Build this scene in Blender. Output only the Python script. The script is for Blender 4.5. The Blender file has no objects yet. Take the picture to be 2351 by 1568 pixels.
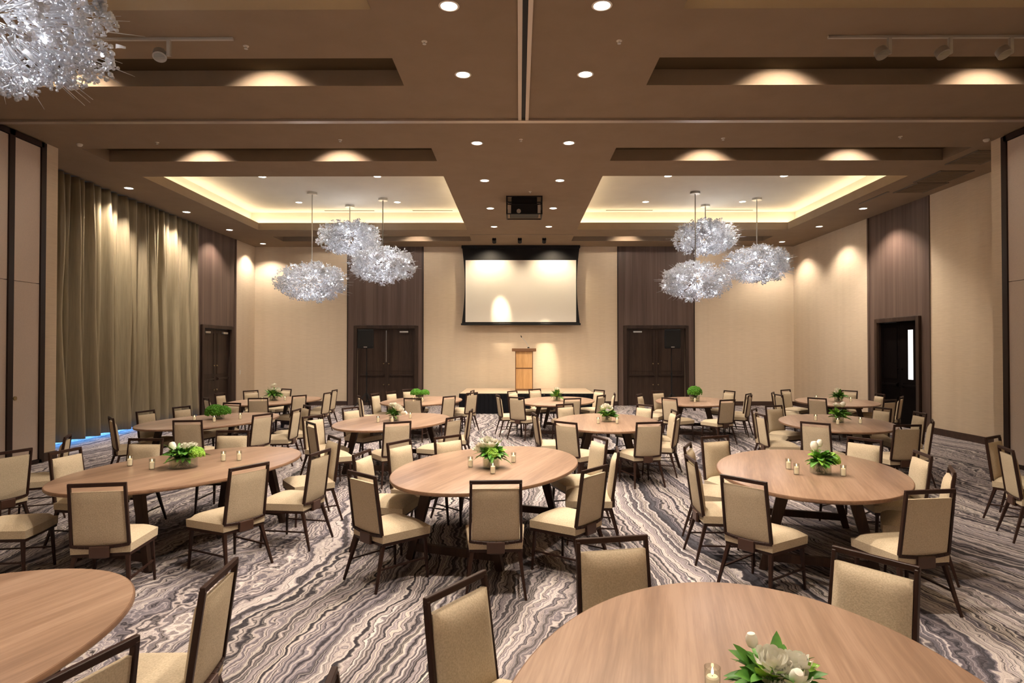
import bpy, bmesh, math, random
from mathutils import Vector, Matrix, noise

S = bpy.context.scene
COL = S.collection
PI = math.pi
R = math.radians

# ------------------------------------------------------------------ helpers
class MB:
    """collects shapes and builds ONE mesh object"""
    def __init__(s):
        s.v = []; s.f = []; s.m = []
    def add(s, vs, fs, mi=0):
        o = len(s.v); s.v += [tuple(p) for p in vs]
        s.f += [tuple(i + o for i in f) for f in fs]; s.m += [mi] * len(fs)
    def box(s, x0, x1, y0, y1, z0, z1, mi=0):
        v = [(x0,y0,z0),(x1,y0,z0),(x1,y1,z0),(x0,y1,z0),(x0,y0,z1),(x1,y0,z1),(x1,y1,z1),(x0,y1,z1)]
        s.add(v, [(0,3,2,1),(4,5,6,7),(0,1,5,4),(1,2,6,5),(2,3,7,6),(3,0,4,7)], mi)
    def quad(s, a, b, c, d, mi=0):
        s.add([a,b,c,d], [(0,1,2,3)], mi)
    def bar(s, p, q, wx, wy=None, wx2=None, wy2=None, mi=0, ref=None):
        """rectangular bar from p to q, cross-section half sizes wx, wy (tapering to wx2, wy2)"""
        wy = wx if wy is None else wy; wx2 = wx if wx2 is None else wx2; wy2 = wy if wy2 is None else wy2
        p, q = Vector(p), Vector(q); d = (q - p).normalized()
        ref = Vector(ref) if ref else (Vector((0,1,0)) if abs(d.y) < .9 else Vector((1,0,0)))
        a = d.cross(ref).normalized(); b = a.cross(d).normalized()
        vs = []
        for c, x, y in ((p, wx, wy), (q, wx2, wy2)):
            for i, j in ((-1,-1),(1,-1),(1,1),(-1,1)):
                vs.append(c + a*x*i + b*y*j)
        s.add(vs, [(0,3,2,1),(4,5,6,7),(0,1,5,4),(1,2,6,5),(2,3,7,6),(3,0,4,7)], mi)
    def tube(s, p, q, r, r2=None, n=10, mi=0, caps=True):
        r2 = r if r2 is None else r2
        p, q = Vector(p), Vector(q); d = (q - p).normalized()
        ref = Vector((0,0,1)) if abs(d.z) < .9 else Vector((1,0,0))
        a = d.cross(ref).normalized(); b = d.cross(a)
        vs = [c + (a*math.cos(2*PI*i/n) + b*math.sin(2*PI*i/n))*rr for c, rr in ((p,r),(q,r2)) for i in range(n)]
        fs = [(i, (i+1)%n, n+(i+1)%n, n+i) for i in range(n)]
        if caps: fs += [tuple(range(n))[::-1], tuple(range(n, 2*n))]
        s.add(vs, fs, mi)
    def lathe(s, prof, c=(0,0,0), n=24, mi=0, sx=1, sy=1):
        vs = []; fs = []
        for r, z in prof:
            for i in range(n):
                t = 2*PI*i/n
                vs.append((c[0]+r*math.cos(t)*sx, c[1]+r*math.sin(t)*sy, c[2]+z))
        for k in range(len(prof)-1):
            for i in range(n):
                fs.append((k*n+i, k*n+(i+1)%n, (k+1)*n+(i+1)%n, (k+1)*n+i))
        fs.append(tuple(range(n))[::-1]); fs.append(tuple(range((len(prof)-1)*n, len(prof)*n)))
        s.add(vs, fs, mi)
    def build(s, name, mat, parent=None, smooth=False, bevel=0, seg=2, subsurf=0, angle=40):
        me = bpy.data.meshes.new(name)
        me.from_pydata(s.v, [], s.f)
        mats = mat if isinstance(mat, (list, tuple)) else [mat]
        for m in mats: me.materials.append(m)
        for p, i in zip(me.polygons, s.m):
            p.material_index = i
            p.use_smooth = smooth
        bm = bmesh.new(); bm.from_mesh(me)
        if bevel:
            bmesh.ops.remove_doubles(bm, verts=bm.verts, dist=1e-5)
            es = [e for e in bm.edges if len(e.link_faces) == 2 and e.calc_face_angle(0) > .5]
            bmesh.ops.bevel(bm, geom=es, offset=bevel, segments=seg, profile=.5, affect='EDGES', clamp_overlap=True)
        bmesh.ops.recalc_face_normals(bm, faces=bm.faces)
        bm.to_mesh(me); bm.free()
        if smooth:
            for p in me.polygons: p.use_smooth = True
            me.set_sharp_from_angle(angle=R(angle))
        o = bpy.data.objects.new(name, me); COL.objects.link(o)
        if parent: o.parent = parent
        if subsurf:
            md = o.modifiers.new('smooth', 'SUBSURF'); md.levels = subsurf; md.render_levels = subsurf
        return o

def tag(o, label, cat, group=None, kind=None):
    o['label'] = label; o['category'] = cat
    if group: o['group'] = group
    if kind: o['kind'] = kind
    return o
def empty(name, loc=(0,0,0), rz=0):
    o = bpy.data.objects.new(name, None); COL.objects.link(o)
    o.location = loc; o.rotation_euler = (0, 0, rz); o.empty_display_size = .1
    return o
def struct(name, mb, mat, **k):
    o = mb.build(name, mat, **k); o['kind'] = 'structure'; return o
def copy_tree(o, parent=None):
    c = o.copy(); COL.objects.link(c)
    if parent: c.parent = parent
    for ch in list(o.children): copy_tree(ch, c)
    return c

# ------------------------------------------------------------------ materials
def mat(name):
    m = bpy.data.materials.new(name); m.use_nodes = True
    nt = m.node_tree; b = nt.nodes['Principled BSDF']
    return m, nt, b
def simple(name, col, rough=.5, metal=0, spec=.5, emit=None, es=0, trans=0):
    m, nt, b = mat(name)
    b.inputs['Base Color'].default_value = (*col, 1); b.inputs['Roughness'].default_value = rough
    b.inputs['Metallic'].default_value = metal; b.inputs['Specular IOR Level'].default_value = spec
    if emit: b.inputs['Emission Color'].default_value = (*emit, 1); b.inputs['Emission Strength'].default_value = es
    if trans: b.inputs['Transmission Weight'].default_value = trans
    return m
def N(nt, typ, **k):
    n = nt.nodes.new(typ)
    for a, v in k.items():
        if a in n.inputs.keys() if hasattr(n.inputs, 'keys') else False: n.inputs[a].default_value = v
        else: setattr(n, a, v)
    return n
def setin(n, **k):
    for a, v in k.items(): n.inputs[a.replace('_', ' ')].default_value = v
    return n
def ramp(nt, stops, interp='LINEAR'):
    n = nt.nodes.new('ShaderNodeValToRGB'); n.color_ramp.interpolation = interp
    e = n.color_ramp.elements
    while len(e) < len(stops): e.new(.5)
    for x, (p, c) in zip(e, stops): x.position = p; x.color = (*c, 1)
    return n
def math_n(nt, op, a=None, b=None, va=None, vb=None):
    n = nt.nodes.new('ShaderNodeMath'); n.operation = op
    if a is not None: nt.links.new(a, n.inputs[0])
    if b is not None: nt.links.new(b, n.inputs[1])
    if va is not None: n.inputs[0].default_value = va
    if vb is not None: n.inputs[1].default_value = vb
    return n.outputs[0]

def noise_tint(name, c1, c2, scale=(1,1,1), nscale=40, rough=.8, bump=.0, detail=3, spec=.3, bscale=None, coord='Object'):
    """two-tone noise with stretch and a little bump"""
    m, nt, b = mat(name); L = nt.links.new
    tc = nt.nodes.new('ShaderNodeTexCoord'); mp = nt.nodes.new('ShaderNodeMapping'); mp.inputs['Scale'].default_value = scale
    L(tc.outputs[coord], mp.inputs['Vector'])
    n = nt.nodes.new('ShaderNodeTexNoise'); setin(n, Scale=nscale, Detail=detail, Roughness=.6); L(mp.outputs[0], n.inputs['Vector'])
    r = ramp(nt, [(.3, c1), (.7, c2)]); L(n.outputs['Fac'], r.inputs[0]); L(r.outputs[0], b.inputs['Base Color'])
    b.inputs['Roughness'].default_value = rough; b.inputs['Specular IOR Level'].default_value = spec
    if bump:
        bp = nt.nodes.new('ShaderNodeBump'); setin(bp, Strength=bump, Distance=.01); L(n.outputs['Fac'], bp.inputs['Height']); L(bp.outputs[0], b.inputs['Normal'])
    return m

def carpet_mat():
    m, nt, b = mat('carpet_strata'); L = nt.links.new
    tc = nt.nodes.new('ShaderNodeTexCoord'); P = tc.outputs['Object']
    sep = nt.nodes.new('ShaderNodeSeparateXYZ'); L(P, sep.inputs[0])
    F = sep.outputs['X']
    for sc, st, amp, det, off in ((.20, .8, 2.2, 1, 3.1), (.8, .45, .50, 1.5, 11.7), (3.2, .6, .20, 2, 5.3), (10.0, .9, .075, 2, 1.9)):
        mp = nt.nodes.new('ShaderNodeMapping'); mp.inputs['Scale'].default_value = (1, st, 1); mp.inputs['Location'].default_value = (off, off*.7, 0)
        L(P, mp.inputs['Vector'])
        n = nt.nodes.new('ShaderNodeTexNoise'); n.noise_dimensions = '2D'; setin(n, Scale=sc, Detail=det, Roughness=.5); L(mp.outputs[0], n.inputs['Vector'])
        a = math_n(nt, 'SUBTRACT', n.outputs['Fac'], vb=.5); a = math_n(nt, 'MULTIPLY', a, vb=amp)
        F = math_n(nt, 'ADD', F, a)
    def n1(freq, off, det, rough=.65):
        w = math_n(nt, 'MULTIPLY', F, vb=freq); w = math_n(nt, 'ADD', w, vb=off)
        n = nt.nodes.new('ShaderNodeTexNoise'); n.noise_dimensions = '1D'; setin(n, Scale=1, Detail=det, Roughness=rough); L(w, n.inputs['W'])
        return n.outputs['Fac']
    r = ramp(nt, [(.28, (.075,.074,.09)), (.37, (.19,.172,.20)), (.43, (.345,.31,.335)), (.48, (.65,.595,.57)), (.53, (.42,.37,.385)), (.58, (.19,.175,.205)), (.65, (.71,.65,.60)), (.78, (.285,.26,.29))])
    big = math_n(nt, 'SUBTRACT', n1(2.1, 9.1, 1.5), vb=.5); big = math_n(nt, 'MULTIPLY', big, vb=.62)
    L(math_n(nt, 'ADD', n1(6.6, 3.7, 6, .76), big), r.inputs[0])
    # fine drawn lines
    def line(freq, off, w, det=1.0):
        a = math_n(nt, 'SUBTRACT', n1(freq, off, det), vb=.5); a = math_n(nt, 'ABSOLUTE', a)
        a = math_n(nt, 'DIVIDE', a, vb=w); n = nt.nodes.new('ShaderNodeClamp'); L(a, n.inputs[0]); return n.outputs[0]
    l1 = line(13, 1.3, .07); l2 = line(26, 8.8, .16, 2)
    mx = nt.nodes.new('ShaderNodeMix'); mx.data_type = 'RGBA'; mx.inputs['A'].default_value = (.045,.042,.05,1)
    L(l1, mx.inputs['Factor']); L(r.outputs[0], mx.inputs['B'])
    mx2 = nt.nodes.new('ShaderNodeMix'); mx2.data_type = 'RGBA'; mx2.blend_type = 'MULTIPLY'; mx2.inputs['Factor'].default_value = .55
    rr = ramp(nt, [(0, (.42,.38,.37)), (1, (1,1,1))]); L(l2, rr.inputs[0])
    L(mx.outputs['Result'], mx2.inputs['A']); L(rr.outputs[0], mx2.inputs['B'])
    n = nt.nodes.new('ShaderNodeTexNoise'); setin(n, Scale=170, Detail=2); L(P, n.inputs['Vector'])
    r2 = ramp(nt, [(.3, (.78,.78,.78)), (.7, (1.12,1.1,1.08))]); L(n.outputs['Fac'], r2.inputs[0])
    mx3 = nt.nodes.new('ShaderNodeMix'); mx3.data_type = 'RGBA'; mx3.blend_type = 'MULTIPLY'; mx3.inputs['Factor'].default_value = .8
    L(mx2.outputs['Result'], mx3.inputs['A']); L(r2.outputs[0], mx3.inputs['B'])
    L(mx3.outputs['Result'], b.inputs['Base Color'])
    b.inputs['Roughness'].default_value = 1; b.inputs['Specular IOR Level'].default_value = .1
    return m

def wood_mat(name, c1, c2, c3, axis=1, freq=7, rough=.35, stretch=.06, spec=.5, coord='Object'):
    m, nt, b = mat(name); L = nt.links.new
    tc = nt.nodes.new('ShaderNodeTexCoord'); mp = nt.nodes.new('ShaderNodeMapping')
    sc = [1,1,1]; sc[axis] = stretch; mp.inputs['Scale'].default_value = sc
    L(tc.outputs[coord], mp.inputs['Vector'])
    n = nt.nodes.new('ShaderNodeTexNoise'); setin(n, Scale=freq, Detail=6, Roughness=.65); L(mp.outputs[0], n.inputs['Vector'])
    n2 = nt.nodes.new('ShaderNodeTexNoise'); setin(n2, Scale=freq*9, Detail=3, Roughness=.6); L(mp.outputs[0], n2.inputs['Vector'])
    a = math_n(nt, 'MULTIPLY', n2.outputs['Fac'], vb=.35); a2 = math_n(nt, 'MULTIPLY', n.outputs['Fac'], vb=.65); a = math_n(nt, 'ADD', a, a2)
    r = ramp(nt, [(.40, c1), (.5, c2), (.59, c3)]); L(a, r.inputs[0]); L(r.outputs[0], b.inputs['Base Color'])
    b.inputs['Roughness'].default_value = rough; b.inputs['Specular IOR Level'].default_value = spec
    return m

def wall_mat(name, c1, c2, horiz=True):
    """woven grass-cloth wall covering: fine slubs one way, faint drops the other"""
    m, nt, b = mat(name); L = nt.links.new
    tc = nt.nodes.new('ShaderNodeTexCoord'); mp = nt.nodes.new('ShaderNodeMapping'); mp.inputs['Scale'].default_value = (1.2, 1.2, 22)
    L(tc.outputs['Object'], mp.inputs['Vector'])
    n = nt.nodes.new('ShaderNodeTexNoise'); setin(n, Scale=3.0, Detail=4, Roughness=.7); L(mp.outputs[0], n.inputs['Vector'])
    mp2 = nt.nodes.new('ShaderNodeMapping'); mp2.inputs['Scale'].default_value = (1, 1, .03); L(tc.outputs['Object'], mp2.inputs['Vector'])
    n2 = nt.nodes.new('ShaderNodeTexNoise'); setin(n2, Scale=2.2, Detail=3, Roughness=.6); L(mp2.outputs[0], n2.inputs['Vector'])
    a = math_n(nt, 'MULTIPLY', n.outputs['Fac'], vb=.6); a2 = math_n(nt, 'MULTIPLY', n2.outputs['Fac'], vb=.4); a = math_n(nt, 'ADD', a, a2)
    r = ramp(nt, [(.35, c1), (.65, c2)]); L(a, r.inputs[0]); L(r.outputs[0], b.inputs['Base Color'])
    b.inputs['Roughness'].default_value = .75; b.inputs['Specular IOR Level'].default_value = .25
    return m

def panel_mat(name, c1, c2, per=5.5, rough=.45):
    """vertical reeded/striped dark veneer"""
    m, nt, b = mat(name); L = nt.links.new
    tc = nt.nodes.new('ShaderNodeTexCoord'); mp = nt.nodes.new('ShaderNodeMapping'); mp.inputs['Scale'].default_value = (1, 1, .02)
    L(tc.outputs['Object'], mp.inputs['Vector'])
    n = nt.nodes.new('ShaderNodeTexNoise'); setin(n, Scale=per, Detail=4, Roughness=.75); L(mp.outputs[0], n.inputs['Vector'])
    r = ramp(nt, [(.38, c1), (.62, c2)]); L(n.outputs['Fac'], r.inputs[0]); L(r.outputs[0], b.inputs['Base Color'])
    b.inputs['Roughness'].default_value = rough; b.inputs['Specular IOR Level'].default_value = .22
    return m

def emis(name, col, st):
    m = bpy.data.materials.new(name); m.use_nodes = True; nt = m.node_tree
    for n in list(nt.nodes): nt.nodes.remove(n)
    e = nt.nodes.new('ShaderNodeEmission'); e.inputs[0].default_value = (*col, 1); e.inputs[1].default_value = st
    o = nt.nodes.new('ShaderNodeOutputMaterial'); nt.links.new(e.outputs[0], o.inputs[0]); return m

def glassy(name, tint, clear=.55):
    """thin clear glass: mostly transparent with a glossy coat"""
    m = bpy.data.materials.new(name); m.use_nodes = True; nt = m.node_tree
    for n in list(nt.nodes): nt.nodes.remove(n)
    t = nt.nodes.new('ShaderNodeBsdfTransparent'); t.inputs[0].default_value = (*tint, 1)
    g = nt.nodes.new('ShaderNodeBsdfGlossy'); g.inputs['Roughness'].default_value = .06
    f = nt.nodes.new('ShaderNodeLayerWeight'); f.inputs[0].default_value = .35
    mx = nt.nodes.new('ShaderNodeMixShader'); o = nt.nodes.new('ShaderNodeOutputMaterial')
    k = math_n(nt, 'MULTIPLY', f.outputs['Facing'], vb=1-clear); k = math_n(nt, 'ADD', k, vb=.06)
    nt.links.new(k, mx.inputs[0]); nt.links.new(t.outputs[0], mx.inputs[1]); nt.links.new(g.outputs[0], mx.inputs[2]); nt.links.new(mx.outputs[0], o.inputs[0])
    return m

def bead_mat():
    m = bpy.data.materials.new('hand_blown_glass'); m.use_nodes = True; nt = m.node_tree; L = nt.links.new
    for n in list(nt.nodes): nt.nodes.remove(n)
    d = nt.nodes.new('ShaderNodeBsdfDiffuse'); d.inputs[0].default_value = (.62,.625,.65,1)
    t = nt.nodes.new('ShaderNodeBsdfTranslucent'); t.inputs[0].default_value = (.74,.75,.78,1)
    g = nt.nodes.new('ShaderNodeBsdfGlossy'); g.inputs['Roughness'].default_value = .12; g.inputs[0].default_value = (.95,.96,1,1)
    tr = nt.nodes.new('ShaderNodeBsdfTransparent'); tr.inputs[0].default_value = (.95,.97,1,1)
    m1 = nt.nodes.new('ShaderNodeMixShader'); m1.inputs[0].default_value = .6; L(d.outputs[0], m1.inputs[1]); L(t.outputs[0], m1.inputs[2])
    m2 = nt.nodes.new('ShaderNodeMixShader'); m2.inputs[0].default_value = .25; L(m1.outputs[0], m2.inputs[1]); L(g.outputs[0], m2.inputs[2])
    m3 = nt.nodes.new('ShaderNodeMixShader'); m3.inputs[0].default_value = .22; L(m2.outputs[0], m3.inputs[1]); L(tr.outputs[0], m3.inputs[2])
    o = nt.nodes.new('ShaderNodeOutputMaterial'); L(m3.outputs[0], o.inputs[0]); return m

M = {}
M['carpet'] = carpet_mat()
M['wall'] = wall_mat('beige_grasscloth', (.60,.485,.355), (.70,.58,.435))
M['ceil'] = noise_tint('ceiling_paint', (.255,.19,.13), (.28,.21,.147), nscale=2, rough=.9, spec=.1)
M['slot_lid'] = simple('slot_lid_shade_tone', (.075,.052,.028), .9, spec=.1)  # lid coloured dark to stand in for the unlit slot depth
M['track_grey'] = simple('track_enamel', (.42,.38,.33), .5)
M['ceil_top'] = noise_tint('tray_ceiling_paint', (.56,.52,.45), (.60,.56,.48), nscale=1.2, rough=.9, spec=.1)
M['panel'] = panel_mat('dark_veneer', (.085,.056,.046), (.145,.100,.082))
M['dwood'] = wood_mat('door_wood', (.026,.015,.011), (.038,.022,.016), (.052,.031,.022), axis=2, rough=.5, spec=.25)
M['trim'] = simple('dark_trim', (.028,.015,.011), .45, spec=.25)
M['base'] = wood_mat('baseboard_wood', (.03,.015,.010), (.05,.024,.015), (.07,.035,.022), axis=0, rough=.45)
M['partition'] = noise_tint('partition_fabric', (.60,.50,.43), (.65,.545,.47), nscale=60, rough=.85)
M['alu'] = simple('track_aluminium', (.50,.43,.37), .35, .7)
M['white'] = simple('white_enamel', (.75,.70,.62), .5)
M['nickel'] = simple('satin_nickel', (.55,.54,.52), .3, .9)
M['black'] = simple('black_plastic', (.008,.008,.009), .55, spec=.25)
M['blackmetal'] = simple('black_metal', (.02,.02,.02), .35, .6)
M['brass'] = simple('dull_brass', (.35,.27,.15), .35, .8)
M['fabric'] = noise_tint('chair_linen', (.44,.36,.25), (.60,.50,.365), nscale=120, rough=.9, bump=.15, spec=.15)
M['chairwood'] = simple('chair_dark_frame', (.030,.013,.009), .42, spec=.25)
M['bracket'] = simple('chair_bracket_wood', (.06,.027,.017), .4)
M['table'] = wood_mat('walnut_laminate', (.24,.145,.095), (.32,.20,.133), (.40,.265,.185), axis=0, freq=6, rough=.33, stretch=.045, spec=1.0)
M['tedge'] = wood_mat('table_edge', (.16,.085,.05), (.20,.11,.065), (.24,.135,.08), axis=0, freq=5, rough=.4)
M['tbase'] = wood_mat('trestle_wood', (.03,.016,.011), (.042,.022,.015), (.056,.03,.021), axis=2, freq=8, rough=.5, spec=.3)
M['curtain'] = noise_tint('bronze_silk_curtain', (.20,.165,.105), (.27,.225,.145), scale=(1,1,.05), nscale=30, rough=.42, spec=.45)
M['screen'] = simple('projection_screen', (.80,.76,.68), .5, spec=.3)
M['stagetop'] = noise_tint('stage_carpet', (.50,.38,.27), (.56,.43,.31), nscale=20, rough=.7)
M['skirt'] = simple('black_skirting_cloth', (.006,.006,.008), .8, spec=.1)
M['lect'] = wood_mat('lectern_wood', (.42,.23,.09), (.50,.28,.115), (.58,.34,.15), axis=2, freq=6, rough=.4)
M['lect_d'] = simple('lectern_edge', (.15,.07,.03), .4)
M['glass'] = glassy('clear_glass', (.93,.95,.93))
M['water'] = glassy('vase_water', (.80,.84,.70), .7)
M['candle'] = simple('candle_wax', (.85,.74,.55), .5, emit=(1,.70,.42), es=.30)  # flame's glow through the wax set as faint emission
M['flame'] = emis('candle_flame', (1,.72,.35), 7)
M['bead'] = bead_mat()
M['led'] = emis('led_point', (.95,.97,1), 70)
M['lens'] = emis('downlight_lens', (1,.92,.80), 14)
M['cove'] = emis('cove_led', (1,.79,.50), 21)
M['grille'] = simple('ceiling_grille', (.13,.10,.075), .6)
M['daylight'] = emis('daylight_sky', (.12,.42,1), 3.2)
M['lite'] = emis('lit_corridor', (1,.97,.92), 1.15)
M['leaf'] = noise_tint('leaf_green', (.045,.16,.02), (.13,.34,.05), nscale=14, rough=.45, spec=.4)
M['leaf2'] = noise_tint('leaf_lime', (.20,.44,.04), (.34,.60,.09), nscale=18, rough=.5)
M['moss'] = noise_tint('moss_green', (.035,.15,.010), (.11,.31,.025), nscale=60, rough=.8, bump=.3)
M['petal'] = noise_tint('white_petal', (.88,.85,.72), (.93,.92,.84), nscale=20, rough=.6)
M['stem'] = simple('flower_stem', (.09,.16,.04), .6)
M['dark'] = simple('unlit_corridor', (.003,.0015,.0015), .8, spec=.05)  # near-black carries the corridor's lack of light as colour
M['soil'] = simple('vase_filling', (.13,.11,.05), .7)

H = 5.51          # ceiling height
XL, XR, YB = -9.2, 9.5, 21.9
LK = 2.3        # lamp power scale
CHAIRS = [
('FL',-5.08,6.30,163),
('FL',-5.33,7.44,207),
('L',-4.62,5.35,10),
('L',-4.58,6.36,355),
('L',-4.25,7.18,268),
('L',-3.58,7.89,273),
('L',-2.15,7.35,215),
('L',-1.98,6.29,169),
('L',-2.36,5.53,151),
('L',-3.19,4.77,101),
('C',-1.29,5.17,47),
('C',-1.56,6.26,350),
('C',-1.33,7.00,331),
('C',-0.84,7.42,316),
('C',0.93,7.31,198),
('C',1.00,6.44,174),
('C',0.65,5.43,141),
('C',-0.18,4.89,93),
('R',2.29,7.42,294),
('R',1.80,6.78,336),
('R',1.60,5.91,358),
('R',1.76,4.99,38),
('R',3.94,7.24,212),
('R',3.95,6.22,169),
('R',3.67,5.39,151),
('R',2.96,4.58,99),
('FR',5.52,7.41,304),
('FR',5.02,6.56,340),
('M1',-6.11,9.43,41),
('M1',-6.21,10.47,350),
('M1',-6.02,11.24,345),
('M1',-5.47,12.01,254),
('M1',-4.75,9.03,97),
('M1',-4.03,9.92,156),
('M1',-3.77,10.69,180),
('M1',-3.86,11.48,215),
('M2',-2.90,8.78,35),
('M2',-2.96,11.08,331),
('M2',-1.71,8.88,120),
('M2',-0.98,9.52,151),
('M2',-0.81,10.63,178),
('M3',0.24,10.02,9),
('M3',0.85,11.80,304),
('M3',2.31,11.64,215),
('M3',2.59,10.57,180),
('M3',2.45,9.76,157),
('M3',1.82,8.85,105),
('M3',0.65,8.87,47),
('M4',4.02,10.85,329),
('M4',3.79,9.97,359),
('M4',4.61,11.48,294),
('M4',6.35,11.09,192),
('M4',6.46,10.23,173),
('M4',5.92,9.09,150),
('M4',5.23,8.55,97),
('M4',4.11,8.81,44),
('D1',-6.57,13.23,41),
('D1',-6.98,14.70,354),
('D1',-6.66,15.64,324),
('D1',-6.03,16.34,237),
('D1',-4.65,15.91,178),
('D1',-4.51,14.86,172),
('D1',-4.88,14.01,151),
('D1',-5.47,13.21,101),
('D2',-3.52,13.88,22),
('D2',-3.35,14.64,345),
('D2',-3.11,15.28,334),
('D2',-2.83,16.18,314),
('D2',-2.23,13.20,74),
('D2',-1.52,13.76,144),
('D2',-1.11,14.91,144),
('D2',-1.16,15.68,172),
('D3',-0.48,14.20,14),
('D3',-0.06,13.50,55),
('D3',-0.17,15.51,325),
('D3',0.40,16.29,309),
('D3',2.02,15.95,213),
('D3',1.83,14.08,146),
('D3',2.22,14.70,174),
('D3',1.11,13.18,112),
('D4',2.74,14.46,331),
('D4',3.41,15.60,304),
('D4',5.19,15.63,202),
('D4',5.29,14.62,144),
('D4',5.15,14.13,149),
('D4',4.22,12.83,115),
('D4',3.15,13.29,38),
('D5',6.03,15.07,331),
('D5',5.86,14.32,3),
('D5',6.75,16.06,304),
('D5',8.19,15.73,215),
('D5',8.29,14.58,179),
('D5',7.51,12.85,117),
('D5',8.25,13.69,140),
('D5',6.25,13.31,38),
('F',-0.27,2.74,326),
('F',0.50,3.42,282),
('F',1.74,3.12,217),
('F',-0.57,1.82,5),
('BL',-1.36,2.88,185),
('BL',-1.41,2.05,163),
('M2',-3.16,9.66,-30),
]

# ------------------------------------------------------------------ room shell
mb = MB(); mb.box(-10.5, 13.5, -7.2, 23, -.12, 0); struct('floor', mb, M['carpet'])

# ceiling: a slab grid with trays and slots left open
TX = [(-7.80, -1.56), (1.72, 8.00)]
TRAYS = [(x0, x1, y0, y1) for x0, x1 in TX for y0, y1 in ((.8, 6.59), (12.98, 18.80))]
SLOTS = [(x0, x1, y0, y1) for x0, x1 in TX for y0, y1 in ((7.70, 8.51), (11.16, 11.93), (19.90, 20.76))]
def slab(mb, X0, X1, Y0, Y1, holes, z0, z1, mi=0):
    xs = sorted({X0, X1, *[h[0] for h in holes], *[h[1] for h in holes]}); ys = sorted({Y0, Y1, *[h[2] for h in holes], *[h[3] for h in holes]})
    for j in range(len(ys)-1):
        run = None
        for i in range(len(xs)-1):
            cx, cy = (xs[i]+xs[i+1])/2, (ys[j]+ys[j+1])/2
            hole = any(h[0] < cx < h[1] and h[2] < cy < h[3] for h in holes)
            if not hole: run = [xs[i], xs[i+1]] if run is None else [run[0], xs[i+1]]
            if (hole or i == len(xs)-2) and run:
                mb.box(run[0], run[1], ys[j], ys[j+1], z0, z1, mi); run = None
mb = MB()
slab(mb, -9.9, 10.2, -7, 22.1, TRAYS + SLOTS, H, H+.18)
for x0, x1, y0, y1 in SLOTS:                      # slot walls and lid
    t = .03; z1 = H+.215
    mb.box(x0-t, x0, y0-t, y1+t, H+.18, z1); mb.box(x1, x1+t, y0-t, y1+t, H+.18, z1)
    mb.box(x0, x1, y0-t, y0, H+.18, z1); mb.box(x0, x1, y1, y1+t, H+.18, z1)
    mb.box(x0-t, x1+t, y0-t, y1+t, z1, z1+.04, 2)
s = .36
for x0, x1, y0, y1 in TRAYS:                      # upstand that hides the light strip
    t = .03; za, zb = H+.18, H+.215
    mb.box(x0-t, x0, y0-t, y1+t, za, zb); mb.box(x1, x1+t, y0-t, y1+t, za, zb); mb.box(x0, x1, y0-t, y0, za, zb); mb.box(x0, x1, y1, y1+t, za, zb)
for x0, x1, y0, y1 in TRAYS:                      # cove walls and raised tray ceiling
    a0, a1, b0, b1 = x0-s, x1+s, y0-s, y1+s; t = .04; z1 = H+.60
    mb.box(a0-t, a0, b0-t, b1+t, H+.18, z1, 1); mb.box(a1, a1+t, b0-t, b1+t, H+.18, z1, 1)
    mb.box(a0, a1, b0-t, b0, H+.18, z1, 1); mb.box(a0, a1, b1, b1+t, H+.18, z1, 1)
    mb.box(a0-t, a1+t, b0-t, b1+t, z1, z1+.05, 1)
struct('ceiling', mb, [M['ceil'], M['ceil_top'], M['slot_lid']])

# partition tracks in the ceiling
mb = MB(); mb.box(-8.2, 8.11, 9.73, 9.84, H-.035, H, 0); struct('trim_1', mb, M['alu'])
mb = MB()
mb.box(-.015, .035, -6, 9.73, H-.03, H, 0); mb.box(.095, .145, -6, 9.73, H-.03, H, 0); mb.box(.035, .095, -6, 9.73, H-.005, H, 1)
struct('trim_2', mb, [M['alu'], M['black']])
# shallow seam of the lowered bulkhead before the screen
mb = MB(); mb.box(-1.53, 1.69, 19.55, 19.58, H-.004, H); struct('trim_3', mb, M['panel'])

# back wall with two door openings
DZ = 2.66
DB = [(-5.62, -3.62), (3.72, 5.74)]
def wallx(name, y0, y1, X0, X1, ops, m, z1=H, topz=DZ):
    mb = MB(); cur = X0
    for a, b in ops:
        mb.box(cur, a, y0, y1, 0, z1); mb.box(a, b, y0, y1, topz, z1); cur = b
    mb.box(cur, X1, y0, y1, 0, z1); return struct(name, mb, m)
wallx('wall_back', YB, YB+.2, XL-.3, XR+.2, DB, M['wall'])
for i, (a, b, d) in enumerate(((-5.97, -3.32, DB[0]), (3.40, 6.07, DB[1]))):
    mb = MB(); t = YB-.035
    mb.box(a, d[0], t, YB, 0, H-.001); mb.box(d[1], b, t, YB, 0, H-.001); mb.box(d[0], d[1], t, YB, DZ, H-.001)
    o = struct('trim_%d' % (4+i), mb, M['panel'])
    mb = MB()
    for x in (a, b-.03): mb.box(x, x+.03, t-.02, t, 0, H-.002)
    mb.build('edge_strip', M['trim'], o)
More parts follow.
